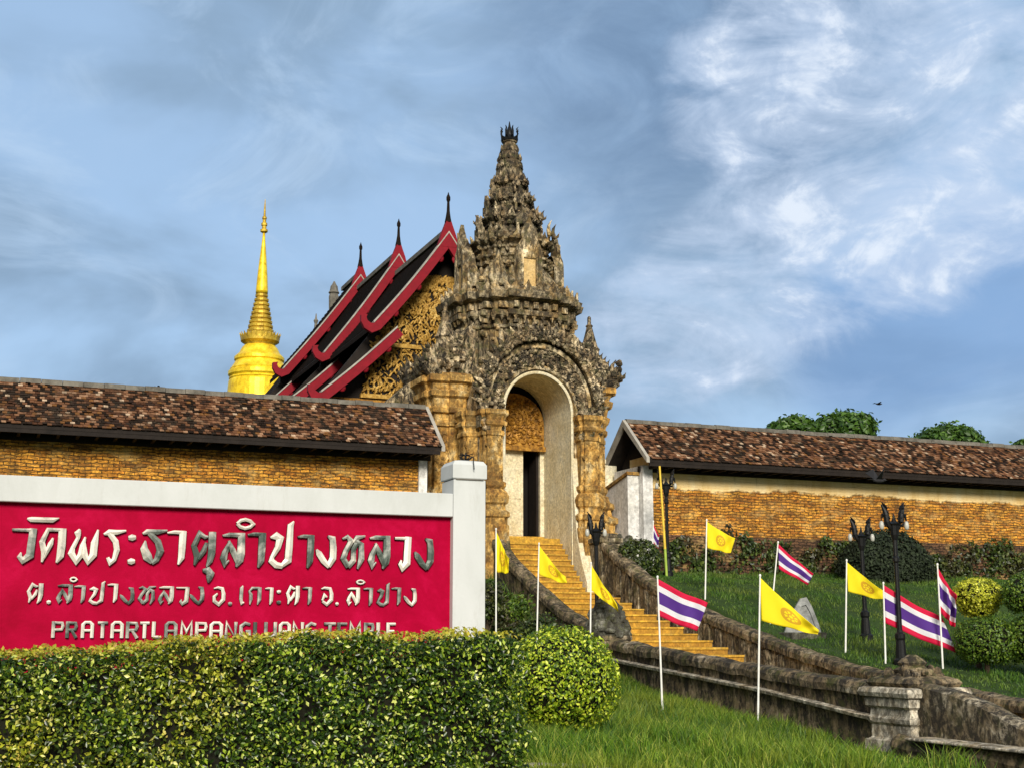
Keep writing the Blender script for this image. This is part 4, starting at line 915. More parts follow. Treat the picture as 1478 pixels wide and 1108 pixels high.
# ------------------------------------------------------------------ red temple sign
YS = 14.92
GL = {  # letters as calligraphic strokes: (x, y, width) in a unit box
 'wo': [[(0, .94, .07), (.62, .94, .09), (.9, .93, .12)], [(.85, .99, .2), (.80, .5, .21), (.78, .22, .21), (.5, .07, .15), (.36, .18, .12), (.42, .30, .04)]],
 'do': [[(.85, 1, .21), (.85, .5, .22), (.82, .2, .2), (.70, .01, .05)], [(.86, .96, .09), (.32, .96, .10), (.13, .60, .15), (.24, .30, .17), (.17, .02, .05)], [(.52, .72, .05), (.45, .55, .14), (.34, .35, .12), (.22, .14, .08)]],
 'pho': [[(.34, .99, .06), (.27, .88, .18), (.30, .75, .10), (.14, .45, .12), (.10, .30, .18), (.28, .08, .15), (.42, .25, .17), (.46, .5, .15), (.54, .77, .05)], [(.50, .6, .10), (.54, .28, .18), (.68, .08, .14), (.84, .26, .2), (.86, .6, .2), (.96, .99, .05)]],
 'ro': [[(.02, .86, .05), (.25, .92, .17), (.6, .93, .13), (.98, .98, .05)], [(.25, .90, .14), (.55, .66, .16), (.62, .42, .16), (.52, .14, .12), (.36, .05, .12), (.24, .2, .09)]],
 'tho': [[(.05, .88, .05), (.22, .94, .14), (.62, .94, .14), (.99, .99, .05)], [(.30, .90, .13), (.65, .66, .18), (.76, .40, .2), (.62, .14, .14), (.45, .04, .10)], [(.17, .68, .04), (.13, .46, .2), (.28, .22, .26), (.46, .06, .10)]],
 'aa': [[(0, .92, .05), (.35, .95, .10), (.85, .94, .11)], [(.80, .99, .2), (.78, .5, .2), (.76, .2, .18), (.62, 0, .05)]],
 'to': [[(.86, 1, .21), (.86, .4, .21), (.80, .15, .16), (.68, -.02, .04)], [(.70, .86, .05), (.58, .84, .11), (.36, .95, .13), (.15, .58, .15), (.30, .26, .18), (.2, .02, .05)], [(.64, .68, .08), (.55, .45, .15), (.34, .2, .1)]],
 'lo': [[(.08, .90, .05), (.35, .93, .12), (.9, .93, .12)], [(.86, .99, .2), (.86, .4, .22), (.82, .2, .2), (.68, .01, .05)], [(.76, .12, .14), (.52, .48, .17), (.34, .76, .06)], [(.40, .72, .10), (.20, .42, .16), (.15, .25, .2), (.22, .06, .10), (.38, .2, .04)]],
 'po': [[(.05, .86, .05), (.28, .92, .2), (.45, .84, .2), (.36, .58, .17), (.14, .30, .11), (.12, .2, .16), (.32, .08, .18), (.58, .05, .15)], [(.99, 1.35, .04), (.86, 1.22, .17), (.83, .6, .2), (.80, .22, .2), (.5, .03, .10)]],
 'ngo': [[(.55, .97, .06), (.78, .90, .18), (.83, .6, .2), (.82, .3, .2), (.60, .05, .14)], [(.0, .56, .05), (.12, .44, .18), (.36, .22, .18), (.64, .04, .12)]],
 'ho': [[(.05, .88, .05), (.25, .95, .10), (.42, .82, .16), (.20, .52, .15), (.10, .30, .16), (.32, .06, .16)], [(.30, .05, .14), (.52, .25, .16), (.52, .58, .14), (.64, .76, .13)], [(.99, .98, .05), (.66, .93, .14), (.5, .78, .08)], [(.60, .82, .13), (.84, .72, .15), (.85, .3, .18), (.70, 0, .05)]],
 'oo': [[(.08, .88, .05), (.40, .94, .11), (.74, .88, .15), (.85, .6, .19), (.84, .3, .19), (.5, .05, .16), (.15, .22, .16), (.12, .45, .14), (.38, .62, .08)]],
 'ee': [[(.7, 1.02, .05), (.5, .88, .17), (.45, .3, .17), (.62, .07, .14), (1., .12, .05)]],
 'ko': [[(.14, .0, .05), (.2, .3, .18), (.2, .58, .18), (.08, .76, .09), (.28, .95, .12), (.82, .95, .12)], [(.85, .99, .2), (.85, .3, .2), (.72, 0, .05)]],
 'jo': [[(.05, .88, .05), (.30, .94, .12), (.74, .90, .14), (.86, .6, .19), (.84, .3, .19), (.5, .05, .16), (.14, .22, .12)], [(.14, .26, .10), (.30, .56, .14), (.52, .44, .06)]],
 'dot': [[(.1, .45, .5), (.5, .5, .9), (.9, .55, .5)]],
 'bar': [[(0, .62, .25), (.12, .5, .8), (.8, .5, .8), (1., .85, .1)]],
 'u': [[(0, .82, .2), (.45, .85, .45), (.72, .6, .5), (.62, .3, .4), (.55, 0, .1)]],
 'ring': [[(0, .5, .28), (.22, .8, .3), (.5, .9, .3), (.8, .78, .3), (1, .5, .28), (.8, .22, .3), (.5, .1, .3), (.2, .22, .3), (0, .5, .28)]],
 'P': [[(.12, 0, .2), (.12, 1, .2)], [(.2, .92, .15), (.8, .90, .15), (.86, .7, .18), (.78, .5, .15), (.2, .48, .15)]],
 'A': [[(.12, 0, .2), (.12, .8, .2), (.3, .95, .15), (.7, .95, .15), (.88, .8, .2), (.88, 0, .2)], [(.2, .45, .14), (.8, .45, .14)]],
 'R': [[(.12, 0, .2), (.12, 1, .2)], [(.2, .92, .15), (.8, .90, .15), (.86, .7, .18), (.78, .5, .15), (.2, .48, .15)], [(.5, .45, .15), (.9, 0, .2)]],
 'T': [[(0, .92, .16), (1, .92, .16)], [(.5, .85, .2), (.5, 0, .2)]],
 'L': [[(.15, 1, .22), (.15, .08, .2)], [(.1, .08, .16), (.95, .08, .16)]],
 'M': [[(.1, 0, .18), (.12, .98, .16), (.5, .4, .16), (.88, .98, .16), (.9, 0, .18)]],
 'N': [[(.12, 0, .2), (.14, .98, .16), (.86, .05, .16), (.88, 1, .2)]],
 'G': [[(.9, .85, .16), (.5, .94, .16), (.14, .75, .2), (.14, .25, .2), (.5, .06, .16), (.88, .2, .18), (.88, .45, .16), (.55, .45, .14)]],
 'U': [[(.12, 1, .2), (.12, .25, .2), (.5, .06, .16), (.88, .25, .2), (.88, 1, .2)]],
 'E': [[(.15, 1, .2), (.15, 0, .2)], [(.2, .92, .15), (.95, .92, .15)], [(.2, .5, .14), (.8, .5, .14)], [(.2, .08, .15), (.95, .08, .15)]],
}
def letter(parent, kind, x0, x1, yt, yb, yp, depth, wk=1.):
    tl, br = at_y(x0, yt, yp), at_y(x1, yb, yp); h = tl.z - br.z; w = br.x - tl.x; m = MB(); off = 0
    for st in GL[kind]:
        pts = [Vector((tl.x + x * w, br.z + y * h)) for x, y, _ in st]; wd = [q[2] * h * wk for q in st]
        n = len(pts); base = []; rim = []; top = []
        for i in range(n):
            a = (pts[i] - pts[max(i - 1, 0)]); b = (pts[min(i + 1, n - 1)] - pts[i])
            a = a.normalized() if a.length > 1e-9 else b.normalized(); b = b.normalized() if b.length > 1e-9 else a
            t = (a + b); t = t.normalized() if t.length > 1e-6 else a
            nn = Vector((-t.y, t.x)); k = 1 / max(.55, nn.dot(Vector((-a.y, a.x))))
            l, r = pts[i] + nn * wd[i] * .5 * k, pts[i] - nn * wd[i] * .5 * k
            d = depth + off
            base.append([(l.x, yp + .02, l.y), (l.x, yp - d * .6, l.y), (pts[i].x, yp - d * .6 - min(.35 * wd[i], .022), pts[i].y), (r.x, yp - d * .6, r.y), (r.x, yp + .02, r.y)])
        vs = [p for r_ in base for p in r_]; 
        for i in range(n - 1):
            o = i * 5
            for j in range(4):
                mi = 1 if j in (0, 3) else 0
                m.add([vs[o + j], vs[o + j + 1], vs[o + 5 + j + 1], vs[o + 5 + j]], [(0, 1, 2, 3)], mi)
        m.add(base[0], [(0, 1, 2, 3, 4)], 1); m.add(base[-1], [(4, 3, 2, 1, 0)], 1)
        off += .0012
    return m.build('letter', ['letter_steel', 'letter_side'], parent)
def sign():
    t = thing('temple_sign', 'large red temple name sign with silver letters in a white frame behind the hedge', 'sign', (2.7, 15.1, 0))
    m = MB(); m.box(.03, 5.28, YS + .10, YS + .26, .35, 3.02); m.build('panel', 'sign_red', t)
    m = MB(); m.box(-.02, 5.262, YS, YS + .34, 2.985, 3.265, bev=.008); m.build('top_beam', 'white_paint', t)
    m = MB(); m.box(-.02, 5.262, YS, YS + .34, .2, .62, bev=.008); m.build('bottom_beam', 'white_paint', t)
    for xa in (5.268, -.43):
        m = MB(); m.box(xa, xa + .41, YS - .003, YS + .42, -.2, 3.44, bev=.008)
        m.rings([[(xa - d, YS - .003 - d, z), (xa + .41 + d, YS - .003 - d, z), (xa + .41 + d, YS + .42 + d, z), (xa - d, YS + .42 + d, z)] for z, d in ((3.45, .006), (3.46, .014), (3.62, .014), (3.67, -.02), (3.69, -.12))])
        po = m.build('post', 'white_paint', t)
        m = MB(); m.box(xa + .03, xa + .38, YS - .018, YS + .4, 3.436, 3.448); m.build('cap_joint', 'roof_trim', po)
        m = MB(); cx, cy = xa + .21, YS + .15
        for k in range(9):
            a = k * .7; d = Vector((math.cos(a), math.sin(a), 0)); m.tube([Vector((cx, cy, 3.68)), Vector((cx, cy, 3.72)) + d * .07, Vector((cx, cy, 3.74 + .015 * (k % 3))) + d * .09, Vector((cx, cy, 3.76)) + d * .02], .006, 5)
        m.tube([(cx, cy, 3.68), (cx, cy, 3.79)], .01, 6); m.tube([(cx, cy, 3.71), (cx + .02, YS - .05, 3.715), (cx + .03, YS - .065, 3.56)], .007, 5); m.build('wire_bracket', 'black_iron', po)
    YP = YS + .10
    L1 = [('wo', 17.6, 50, 761, 812.4), ('bar', 39.2, 84.7, 744.7, 755), ('do', 56.5, 92.8, 761.5, 812.4), ('pho', 100.4, 140, 762.6, 813.5), ('ro', 149, 179.5, 763.7, 814.6),
          ('dot', 183.6, 196.5, 770, 781), ('dot', 182.5, 195, 804.5, 815), ('tho', 203.6, 238.8, 763.7, 815), ('aa', 241, 267, 764.8, 814.6), ('to', 274.5, 309, 766.4, 816.7), ('u', 291.8, 307, 819, 840.5),
          ('lo', 317.9, 350.9, 767.5, 818.4), ('ring', 341.7, 364.4, 747.5, 764), ('aa', 356.8, 381.7, 767.5, 819), ('po', 387.7, 421.2, 768.5, 819.5), ('aa', 428.8, 451.6, 770.7, 819.4), ('ngo', 456.2, 484, 771.4, 819.8),
          ('ho', 491.4, 525, 771.4, 820.8), ('lo', 530, 561, 771.6, 821), ('wo', 568.6, 590.5, 773.4, 822.8), ('ngo', 597.6, 624.7, 775.4, 823)]
    for q in L1: letter(t, *q, YP, .075)
    L2 = [('to', 38, 61, 841, 869.7), ('dot', 66.5, 73.5, 865, 871.5), ('lo', 81.4, 103.7, 842, 870.3), ('ring', 101, 110.5, 832, 839.5), ('aa', 107, 122.7, 844, 869.7), ('po', 128, 150, 846.5, 871.5), ('aa', 155, 169, 841.5, 869), ('ngo', 173.4, 193.7, 846.5, 871.7),
          ('ho', 199, 223.5, 845, 871.5), ('lo', 227.5, 249.8, 845, 871.5), ('wo', 253.8, 272, 846, 872.5), ('ngo', 274, 294.4, 845.3, 872), ('oo', 306.6, 324, 845.3, 873), ('dot', 328, 334.5, 867.5, 873.5), ('ee', 343.8, 351.5, 845, 872), ('ko', 358, 376, 846.5, 872), ('aa', 382, 393, 847, 872),
          ('dot', 398, 405, 850.5, 856), ('dot', 398, 405, 865.5, 871.5), ('to', 411.4, 431, 844.6, 871.7), ('aa', 435.7, 449, 846.5, 872), ('jo', 462, 479.7, 846, 873), ('dot', 482.5, 488, 868, 873.5), ('lo', 499, 518, 847, 873), ('ring', 513.5, 525, 836, 843), ('aa', 523.7, 537, 847.5, 873.5), ('po', 542.6, 561, 849, 873.7), ('aa', 564, 577.8, 847, 872.5), ('ngo', 581.9, 600.8, 848, 874.2)]
    for q in L2: letter(t, *q, YP, .06, 1.05)
    xs = [('P', 75, 92), ('R', 95.5, 111), ('A', 117.5, 134), ('T', 141, 154), ('A', 160, 177), ('R', 182, 199), ('T', 202, 214), ('L', 219.7, 232), ('A', 237.6, 254.5), ('M', 260, 277), ('P', 281.6, 298.5), ('A', 302, 320.5), ('N', 324, 341), ('G', 345, 361), ('L', 366, 377), ('U', 381, 398), ('A', 402, 418), ('N', 421, 437), ('G', 440, 456), ('T', 467, 483), ('E', 486, 500), ('M', 503, 520), ('P', 525, 539), ('L', 543, 554), ('E', 557, 570)]
    for c, a, b in xs: letter(t, c, a, b, 895.5 + .004 * a, 919 + .006 * a, YP, .06)
sign()

# ------------------------------------------------------------------ flags
NFLAG = [0]
def flag(kind, pole_px, D, top, fly_t, fly_b, hoist, base_px=None, label='', amp=.05, on_ground=True):
    """pole_px: x at the top; fly corners relative to hoist top in picture pixels, scaled to metres at distance D"""
    k = D / F_PX; pt = at_d(pole_px, top, D); bx = base_px if base_px else pole_px
    pb = at_d(bx, 915, D); z0 = gz(pb.x, pb.y) - .05
    t = thing('flag', label, 'flag', (pb.x, pb.y, z0), 'yellow flags on white poles' if kind == 'yellow' else 'striped red white and blue flags on white poles')
    m = MB(); m.tube([(pb.x, pb.y, z0), tuple(pb.lerp(pt, .5) + Vector((0, 0, (z0 - pb.z) * .5))), tuple(pt)], [.019, .017, .014], 8); m.blob(tuple(pt), (.022, .022, .03), 8, 5); m.build('pole', 'pole_white', t)
    nu, nv = 26, 18; vs, fs, mi, uv = [], [], [], []
    A, B, C_, Dd = Vector((0, 0)), Vector(fly_t), Vector(fly_b), Vector((0, hoist))
    back = Vector((-ST * 0 + .0, 1, 0)); ph = random.uniform(0, 6)
    u_dir = (RGT * .94 - FWD * .1).normalized(); nrm = Vector((0, 0, 1)).cross(u_dir)
    for j in range(nv + 1):
        for i in range(nu + 1):
            u, v = i / nu, j / nv
            p = A * (1 - u) * (1 - v) + B * u * (1 - v) + C_ * u * v + Dd * (1 - u) * v
            sagx = math.sin(math.pi * u) * 2.2 * (1 - v * .5)
            d = amp * u * (math.sin(6 * u + 2.6 * v + ph) + .6 * math.sin(12 * u - 4 * v + 1.7 * ph) + .35 * math.sin(21 * u + 6 * v + ph))
            vs.append(pt + u_dir * (p.x * k) + Vector((0, 0, -(p.y + sagx + 1.2 * u * math.sin(9 * u + ph)) * k - .03)) + nrm * d)
    for j in range(nv):
        for i in range(nu):
            a = j * (nu + 1) + i; fs.append((a, a + nu + 1, a + nu + 2, a + 1)); mi.append(0 if kind == 'yellow' or kind == 'plain' else [0, 0, 0, 1, 1, 1, 2, 2, 2, 2, 2, 2, 1, 1, 1, 0, 0, 0][j])
    me = bpy.data.meshes.new('cloth'); me.from_pydata(vs, [], fs)
    for nm in (['flag_yellow'] if kind == 'yellow' else ['flag_red', 'flag_white', 'flag_blue']): me.materials.append(MATS[nm])
    me.polygons.foreach_set('material_index', mi); me.polygons.foreach_set('use_smooth', [True] * len(fs))
    ul = me.uv_layers.new(name='UVMap')
    for l in me.loops: i = l.vertex_index % (nu + 1); j = l.vertex_index // (nu + 1); ul.data[l.index].uv = (i / nu, 1 - j / nv)
    o = bpy.data.objects.new('cloth', me); COL.objects.link(o); o.parent = t; o.matrix_parent_inverse = Matrix.Translation(-t.location)
    sol = o.modifiers.new('thickness', 'SOLIDIFY'); sol.thickness = .003
flag('yellow', 716, 30.0, 763, (19, 40), (17, 60), 59, None, 'limp yellow flag hanging just beside the white sign post', .12)
flag('yellow', 778, 29.5, 784, (38, 46), (40, 55), 42, 774, 'drooping yellow flag behind the round clipped bush, second from the sign', .06)
flag('yellow', 853, 28.5, 812, (37, 56), (38, 66), 36, 851, 'yellow flag hanging behind the black lamp post by the stone finial', .13)
flag('thai', 949, 24.3, 832, (70, 34), (54, 74), 52, 954, 'striped flag standing in the long grass in front of the yellow stairs', .05)
flag('yellow', 1097, 23.2, 830, (80, 74), (78, 80), 61, 1089, 'large yellow wheel flag standing in the long grass by the low balustrade', .05)
flag('yellow', 1020, 32.0, 750, (40, 24), (33, 45), 38, 1019, 'yellow wheel flag on the lawn in front of the dark brick plinth', .04)
flag('thai', 1123, 30.5, 782, (48, 42), (40, 58), 36, 1112, 'tilted striped flag on the lawn before the ivy at the wall foot', .05)
flag('yellow', 1222, 27.5, 808, (54, 44), (52, 54), 42, 1219, 'yellow flag on the lawn behind the farther of two lamp posts', .05)
flag('thai', 1275, 26.3, 841, (78, 46), (96, 96), 54, 1276, 'striped flag hanging behind the nearer lamp post by the stone pillar', .05)
flag('thai', 1353, 26.0, 814, (26, 50), (20, 86), 66, 1358, 'folded striped flag beside the clipped topiary shrubs', .20)
flag('thai', 943, 36.0, 752, (8, 18), (6, 40), 32, 942, 'small furled striped flag beside the white wall end and yellow pole', .05)

# ------------------------------------------------------------------ lamp posts, pole, slab, bird
def make_lamp(label, x, y, h=3.05, a=.72):
    t = thing('lamp_post', label, 'lamp post', (x, y, gz(x, y) - .03), 'black ornate lamp posts')
    z0 = t.location.z; m = MB()
    m.lathe([(z0, .15), (z0 + .12, .15), (z0 + .16, .11), (z0 + .5, .085), (z0 + .54, .10), (z0 + .62, .10), (z0 + .66, .06), (z0 + .7, .055)], (x, y), 12); m.build('base', 'black_iron', t)
    m = MB(); m.lathe([(z0 + .7, .05), (z0 + 2.0, .042), (z0 + 2.03, .065), (z0 + 2.1, .065), (z0 + 2.13, .045), (z0 + h - .5, .04)], (x, y), 10); m.build('pole', 'black_iron', t)
    m = MB(); zc = z0 + h - .5; ud = Vector((.97, -.25, 0)) * a
    m.lathe([(zc - .3, .05), (zc - .2, .08), (zc - .02, .10), (zc + .02, .13), (zc + .06, .06), (zc + .12, .03), (zc + .22, .012)], (x, y), 10)
    for s in (-1, 1):
        c = Vector((x, y, zc)); d = ud * s
        m.tube([c + Vector((0, 0, -.12)), c + d * .12 + Vector((0, 0, -.04)), c + d * .20 + Vector((0, 0, .06)), c + d * .22 + Vector((0, 0, .2)), c + d * .26 + Vector((0, 0, .30)), c + d * .34 + Vector((0, 0, .40))], [.05, .055, .06, .06, .045, .012], 8)
        m.tube([c + d * .22 + Vector((0, 0, .18)), c + d * .32 + Vector((0, 0, .2)), c + d * .36 + Vector((0, 0, .08))], [.05, .035, .012], 6)
        m.tube([c + d * .12, c + d * .24 + Vector((0, 0, -.02)), c + d * .3 + Vector((0, 0, .05))], [.035, .03, .01], 6)
        for q in range(3): m.leaf(c + d * (.18 + .03 * q) + Vector((0, 0, .1 + .1 * q)), Vector((0, 1, 0)), d, .12, .16, .5, .02)
    m.build('swan_arms', 'black_iron', t)
    for s in (-1, 1):
        m = MB(); c = Vector((x, y, zc)) + ud * s * .36; m.lathe([(c.z - .10, .02), (c.z - .07, .045), (c.z - .01, .05), (c.z + .04, .04), (c.z + .07, .025)], (c.x, c.y), 12); m.build('lamp_globe', 'lamp_glass', t, True)
    return t
p = at_d(1250, 915, 29.6); make_lamp('black ornate lamp post behind a yellow flag, the farther of two before the dark bush', p.x, p.y, 2.78)
p = at_d(1299, 915, 26.2); make_lamp('tall black ornate lamp post behind the stone pillar, nearest to it', p.x, p.y, 3.25)
p = at_d(862, 915, 29.6); make_lamp('black lamp post before the stone finial and yellow stairs', p.x, p.y, 3.5, .55)
p = at_d(966, 915, 36.2); make_lamp('thin dark lamp post standing against the brick wall corner', p.x, p.y, 3.0)
def yellow_pole():
    a = at_d(962, 822, 36.0); b = at_d(952, 672, 36.0); z = gz(a.x, a.y)
    t = thing('leaning_pole', 'slender yellow pole leaning against the white wall end', 'pole', (a.x, a.y, z))
    m = MB(); m.tube([(a.x, a.y, z), tuple(a.lerp(b, .2))], .036, 8); m.build('lower_length', 'pole_green', t)
    m = MB(); m.tube([tuple(a.lerp(b, .2)), tuple(b)], [.034, .026], 8); m.build('upper_length', 'pole_yellow', t)
yellow_pole()
def slab():
    c = at_d(1166, 905, 29.5); z = gz(c.x, c.y)
    t = thing('stone_slab', 'grey pointed stone slab leaning on the lawn behind the large yellow flag', 'stone', (c.x, c.y, z))
    m = MB(); k = 29.5 / F_PX
    pts = [(-34, 4), (-22, 30), (-6, 54), (3, 56), (10, 42), (17, 18), (20, 2)]
    n = len(pts); P = lambda q, d: c * 1.0 - Vector((0, 0, c.z - z)) + RGT * (q[0] * k) + Vector((0, 0, q[1] * k)) + FWD * (d + q[1] * k * .25)
    inn = [(x * .72 - 1, 6 + (y - 6) * .78) for x, y in pts]
    m.rings([[P(q, .10) for q in pts], [P(q, 0) for q in pts], [P(q, -.02) for q in inn], [P(q, .02) for q in inn]][::1]); m.build('slab', 'grey_slab', t)
    m = MB(); b = c - Vector((0, 0, c.z - z)); m.box(b.x - .55, b.x + .35, b.y - .2, b.y + .35, z - .1, z + .10, bev=.02); m.build('footing', 'mossy_stone', t)
slab()
def bird(px, py, D, label, s=.2, flap=.5):
    c = at_d(px, py, D); m = MB()
    rot = Matrix.Rotation(.4, 3, 'Z'); m.blob(c, (s * .55, s * .17, s * .16), 8, 6); m.blob(c + Vector((s * .55, 0, s * .08)), (s * .14, s * .12, s * .12), 6, 4)
    m.prism([c + Vector((s * .68, 0, s * .1)), c + Vector((s * .85, 0, s * .06)), c + Vector((s * .68, 0, s * .04))], (0, .008, 0))
    m.prism([c + Vector((-s * .4, -s * .1, 0)), c + Vector((-s * .9, -s * .15, .02)), c + Vector((-s * .9, s * .15, .02)), c + Vector((-s * .4, s * .1, 0))], (0, 0, .012))
    for q in (-1, 1):
        m.prism([c + Vector((s * .25, q * s * .1, .02)), c + Vector((s * .1, q * s * .7, .02 + s * flap)), c + Vector((-s * .35, q * s * 1.15, .02 + s * flap * .7)), c + Vector((-s * .3, q * s * .1, .02))], (0, 0, .01))
    return tag(m.build('bird', 'bird_feathers'), label, 'bird', None)
bird(1268, 583, 44, 'tiny dark bird flying in the sky above the green treetops', .2, .15)
bird(1268, 693, 34.5, 'dark bird with wings spread under the eave of the plastered wall', .34, .9)
bird(229, 559, 36.6, 'small dark finial on the ridge of the wall roof', .13, .05)  # ridge finial, modelled with the bird mesh

# ------------------------------------------------------------------ plants
def box_shell(n, x0, x1, y0, y1, z0, z1f, rounding=.12):
    """random points and normals on the front, top and ends of a clipped hedge"""
    out = []
    a_front = (x1 - x0) * 1.7; a_top = (x1 - x0) * (y1 - y0); a_end = (y1 - y0) * 1.7
    T = a_front * 2 + a_top * 1.5 + a_end
    def n_(a): return int(n * a / T)
    res = []
    k = n_(a_front * 1.7); x = rng.uniform(x0, x1, k); zt = z1f(x); z = z0 + (zt - z0) * rng.random(k); res.append((np.stack([x, np.full(k, y0) + .07 * np.sin(x * 3.1 + z * 2) + .04 * np.sin(x * 9 + z * 7), z], 1), np.tile([[0, -1, .25]], (k, 1))))
    k = n_(a_front * .3); x = rng.uniform(x0, x1, k); zt = z1f(x); z = z0 + (zt - z0) * rng.random(k); res.append((np.stack([x, np.full(k, y1), z], 1), np.tile([[0, 1, .2]], (k, 1))))
    k = n_(a_top * 1.5); x = rng.uniform(x0, x1, k); y = rng.uniform(y0, y1, k); res.append((np.stack([x, y, z1f(x) + .03 * np.sin(7 * x + 5 * y)], 1), np.tile([[0, -.1, 1]], (k, 1))))
    k = n_(a_end); y = rng.uniform(y0, y1, k); zt = float(z1f(np.array([x1]))[0]); z = z0 + (zt - z0) * rng.random(k); res.append((np.stack([np.full(k, x1) + .05 * np.sin(4 * z), y, z], 1), np.tile([[1, 0, .2]], (k, 1))))
    P = np.concatenate([r[0] for r in res]); N = np.concatenate([r[1] for r in res]); return P, N
def hedge():
    zt = lambda x: 1.39 + .19 * np.clip((x - .2) / 2.6, 0, 1) + .02 * np.sin(x * 4.3) + .015 * np.sin(x * 11)
    t = thing('clipped_hedge', 'long clipped green hedge with yellowish new leaves in front of the red sign', 'hedge', (2, 13, 0))
    P, N = box_shell(88000, -2.6, 5.22, 12.5, 13.7, -.05, zt)
    X, Y_, Z_ = P.T
    cl = np.sin(7.1 * X + 3 * Z_) * np.sin(6.3 * Z_ - 2.2 * X + 4 * Y_) + .6 * np.sin(15 * X - 9 * Z_ + 5 * Y_) * np.sin(13 * Z_ + 6 * X)
    depth = rng.random(len(P)) ** 1.5 * .17 + .05 * cl + .05; P = P - unit(N) * depth[:, None]
    keep = (cl + rng.normal(0, .7, len(P)) < .72); P = P[keep]; N = N[keep]
    leaves('foliage', P, N, .043, 'hedge_leaf', t, 1.1)
    k = 5200; x = -2.6 + 7.8 * rng.random(k) ** 1.35; y = rng.uniform(12.46, 13.7, k); P2 = np.stack([x, y, zt(x) + rng.uniform(-.02, .05, k)], 1)
    leaves('top_shoots', P2, np.tile([[0, -.2, 1.]], (k, 1)), .045, 'new_growth', t, 1.2)
    m = MB(); xs = np.linspace(-2.55, 5.1, 20)
    m.rings([[(x, 12.74, -.2), (x, 12.74, float(zt(x)) - .2), (x, 13.5, float(zt(x)) - .2), (x, 13.5, -.2)] for x in xs]); m.build('shade_core', 'leaf_gap_shade', t)  # solid near-black core, seen through leaf gaps as painted shade
hedge()
def sphere_pts(n, c, r, low=-.75, power=1.):
    u = rng.uniform(low, 1, n); a = rng.uniform(0, 6.2832, n); s = np.sqrt(1 - u * u); N = np.stack([s * np.cos(a), s * np.sin(a), u], 1)
    wob = 1 + .025 * np.sin(5 * a + 3 * u) + .02 * np.sin(11 * a - 5 * u)
    d = (1 - rng.random(n)[:, None] ** 1.5 * .17)
    return np.array(c) + N * np.array(r) * d * wob[:, None], N / np.array(r)
def ball_bush(name, label, cat, c, r, n, size, mat, group=None, low=-.8, trunk=True):
    t = thing(name, label, cat, (c[0], c[1], gz(c[0], c[1])), group)
    P, N = sphere_pts(n, c, r, low); leaves('foliage', P, N, size, mat, t, .8)
    m = MB(); m.blob(c, [v * .80 for v in r], 16, 10); m.build('shade_core', 'leaf_gap_shade', t)
    if trunk:
        m = MB(); z0 = gz(c[0], c[1]) - .05; m.tube([(c[0], c[1], z0), (c[0] + .02, c[1], (z0 + c[2]) / 2), (c[0], c[1], c[2])], [.07, .055, .05], 8)
        for q in range(4): a = q * 1.6; m.tube([(c[0], c[1], z0 + .1), (c[0] + .25 * r[0] * math.cos(a), c[1] + .25 * r[1] * math.sin(a), c[2])], [.03, .02], 6)
        m.build('trunk', 'bark', t)
    return t
pb = at_d(811, 981, 18.3); ball_bush('round_bush', 'big round clipped bright green bush at the end of the hedge', 'bush', (pb.x, pb.y, pb.z - .01), (.80, .78, .74), 10500, .047, 'bush_leaf', None, -.98)
pd = at_y(1279, 822, 32.0); ball_bush('round_bush', 'large dark round bush in front of the plastered wall behind two lamp posts', 'bush', (pd.x, pd.y, pd.z), (1.42, 1.2, 1.15), 15000, .10, 'dark_leaf', None, -.95)
def topiary(px, py, D, balls, label):
    b = at_d(px, py, D); z0 = gz(b.x, b.y); t = thing('topiary_shrub', label, 'topiary', (b.x, b.y, z0), 'cloud-clipped topiary shrubs'); k = D / F_PX
    m = MB(); core = MB()
    for i, (bx, by, rx, rz, mat) in enumerate(balls):
        c = at_d(bx, by, D) + FWD * (.06 * (i % 3)); r = (rx * k, rx * k, rz * k)
        P, N = sphere_pts(int(3600 * max(.3, (rx / 40) ** 2)), tuple(c), r, -.85); leaves('leaf_ball', P, N, .052, mat, t, .8)
        core.blob(c, [v * .82 for v in r], 12, 8)
        m.tube([(b.x, b.y, z0 - .05), ((b.x + c.x) / 2, (b.y + c.y) / 2, (z0 + c.z) / 2 - .05), tuple(c)], [.06, .045, .03], 7)
    core.build('shade_core', 'leaf_gap_shade', t); m.build('trunk', 'bark', t)
topiary(1412, 948, 26.4, [(1412, 858, 36, 24, 'topiary_yellow'), (1413, 872, 28, 21, 'topiary_yellow')], 'yellow-green topiary shrub with two cushion crowns on the lawn')
topiary(1424, 952, 25.8, [(1424, 926, 46, 36, 'topiary_green')], 'low dark green clipped bush below the yellow topiary')
topiary(1484, 950, 25.6, [(1486, 858, 38, 32, 'topiary_green'), (1492, 925, 42, 36, 'topiary_green')], 'green topiary shrub cut by the right edge of the photo')
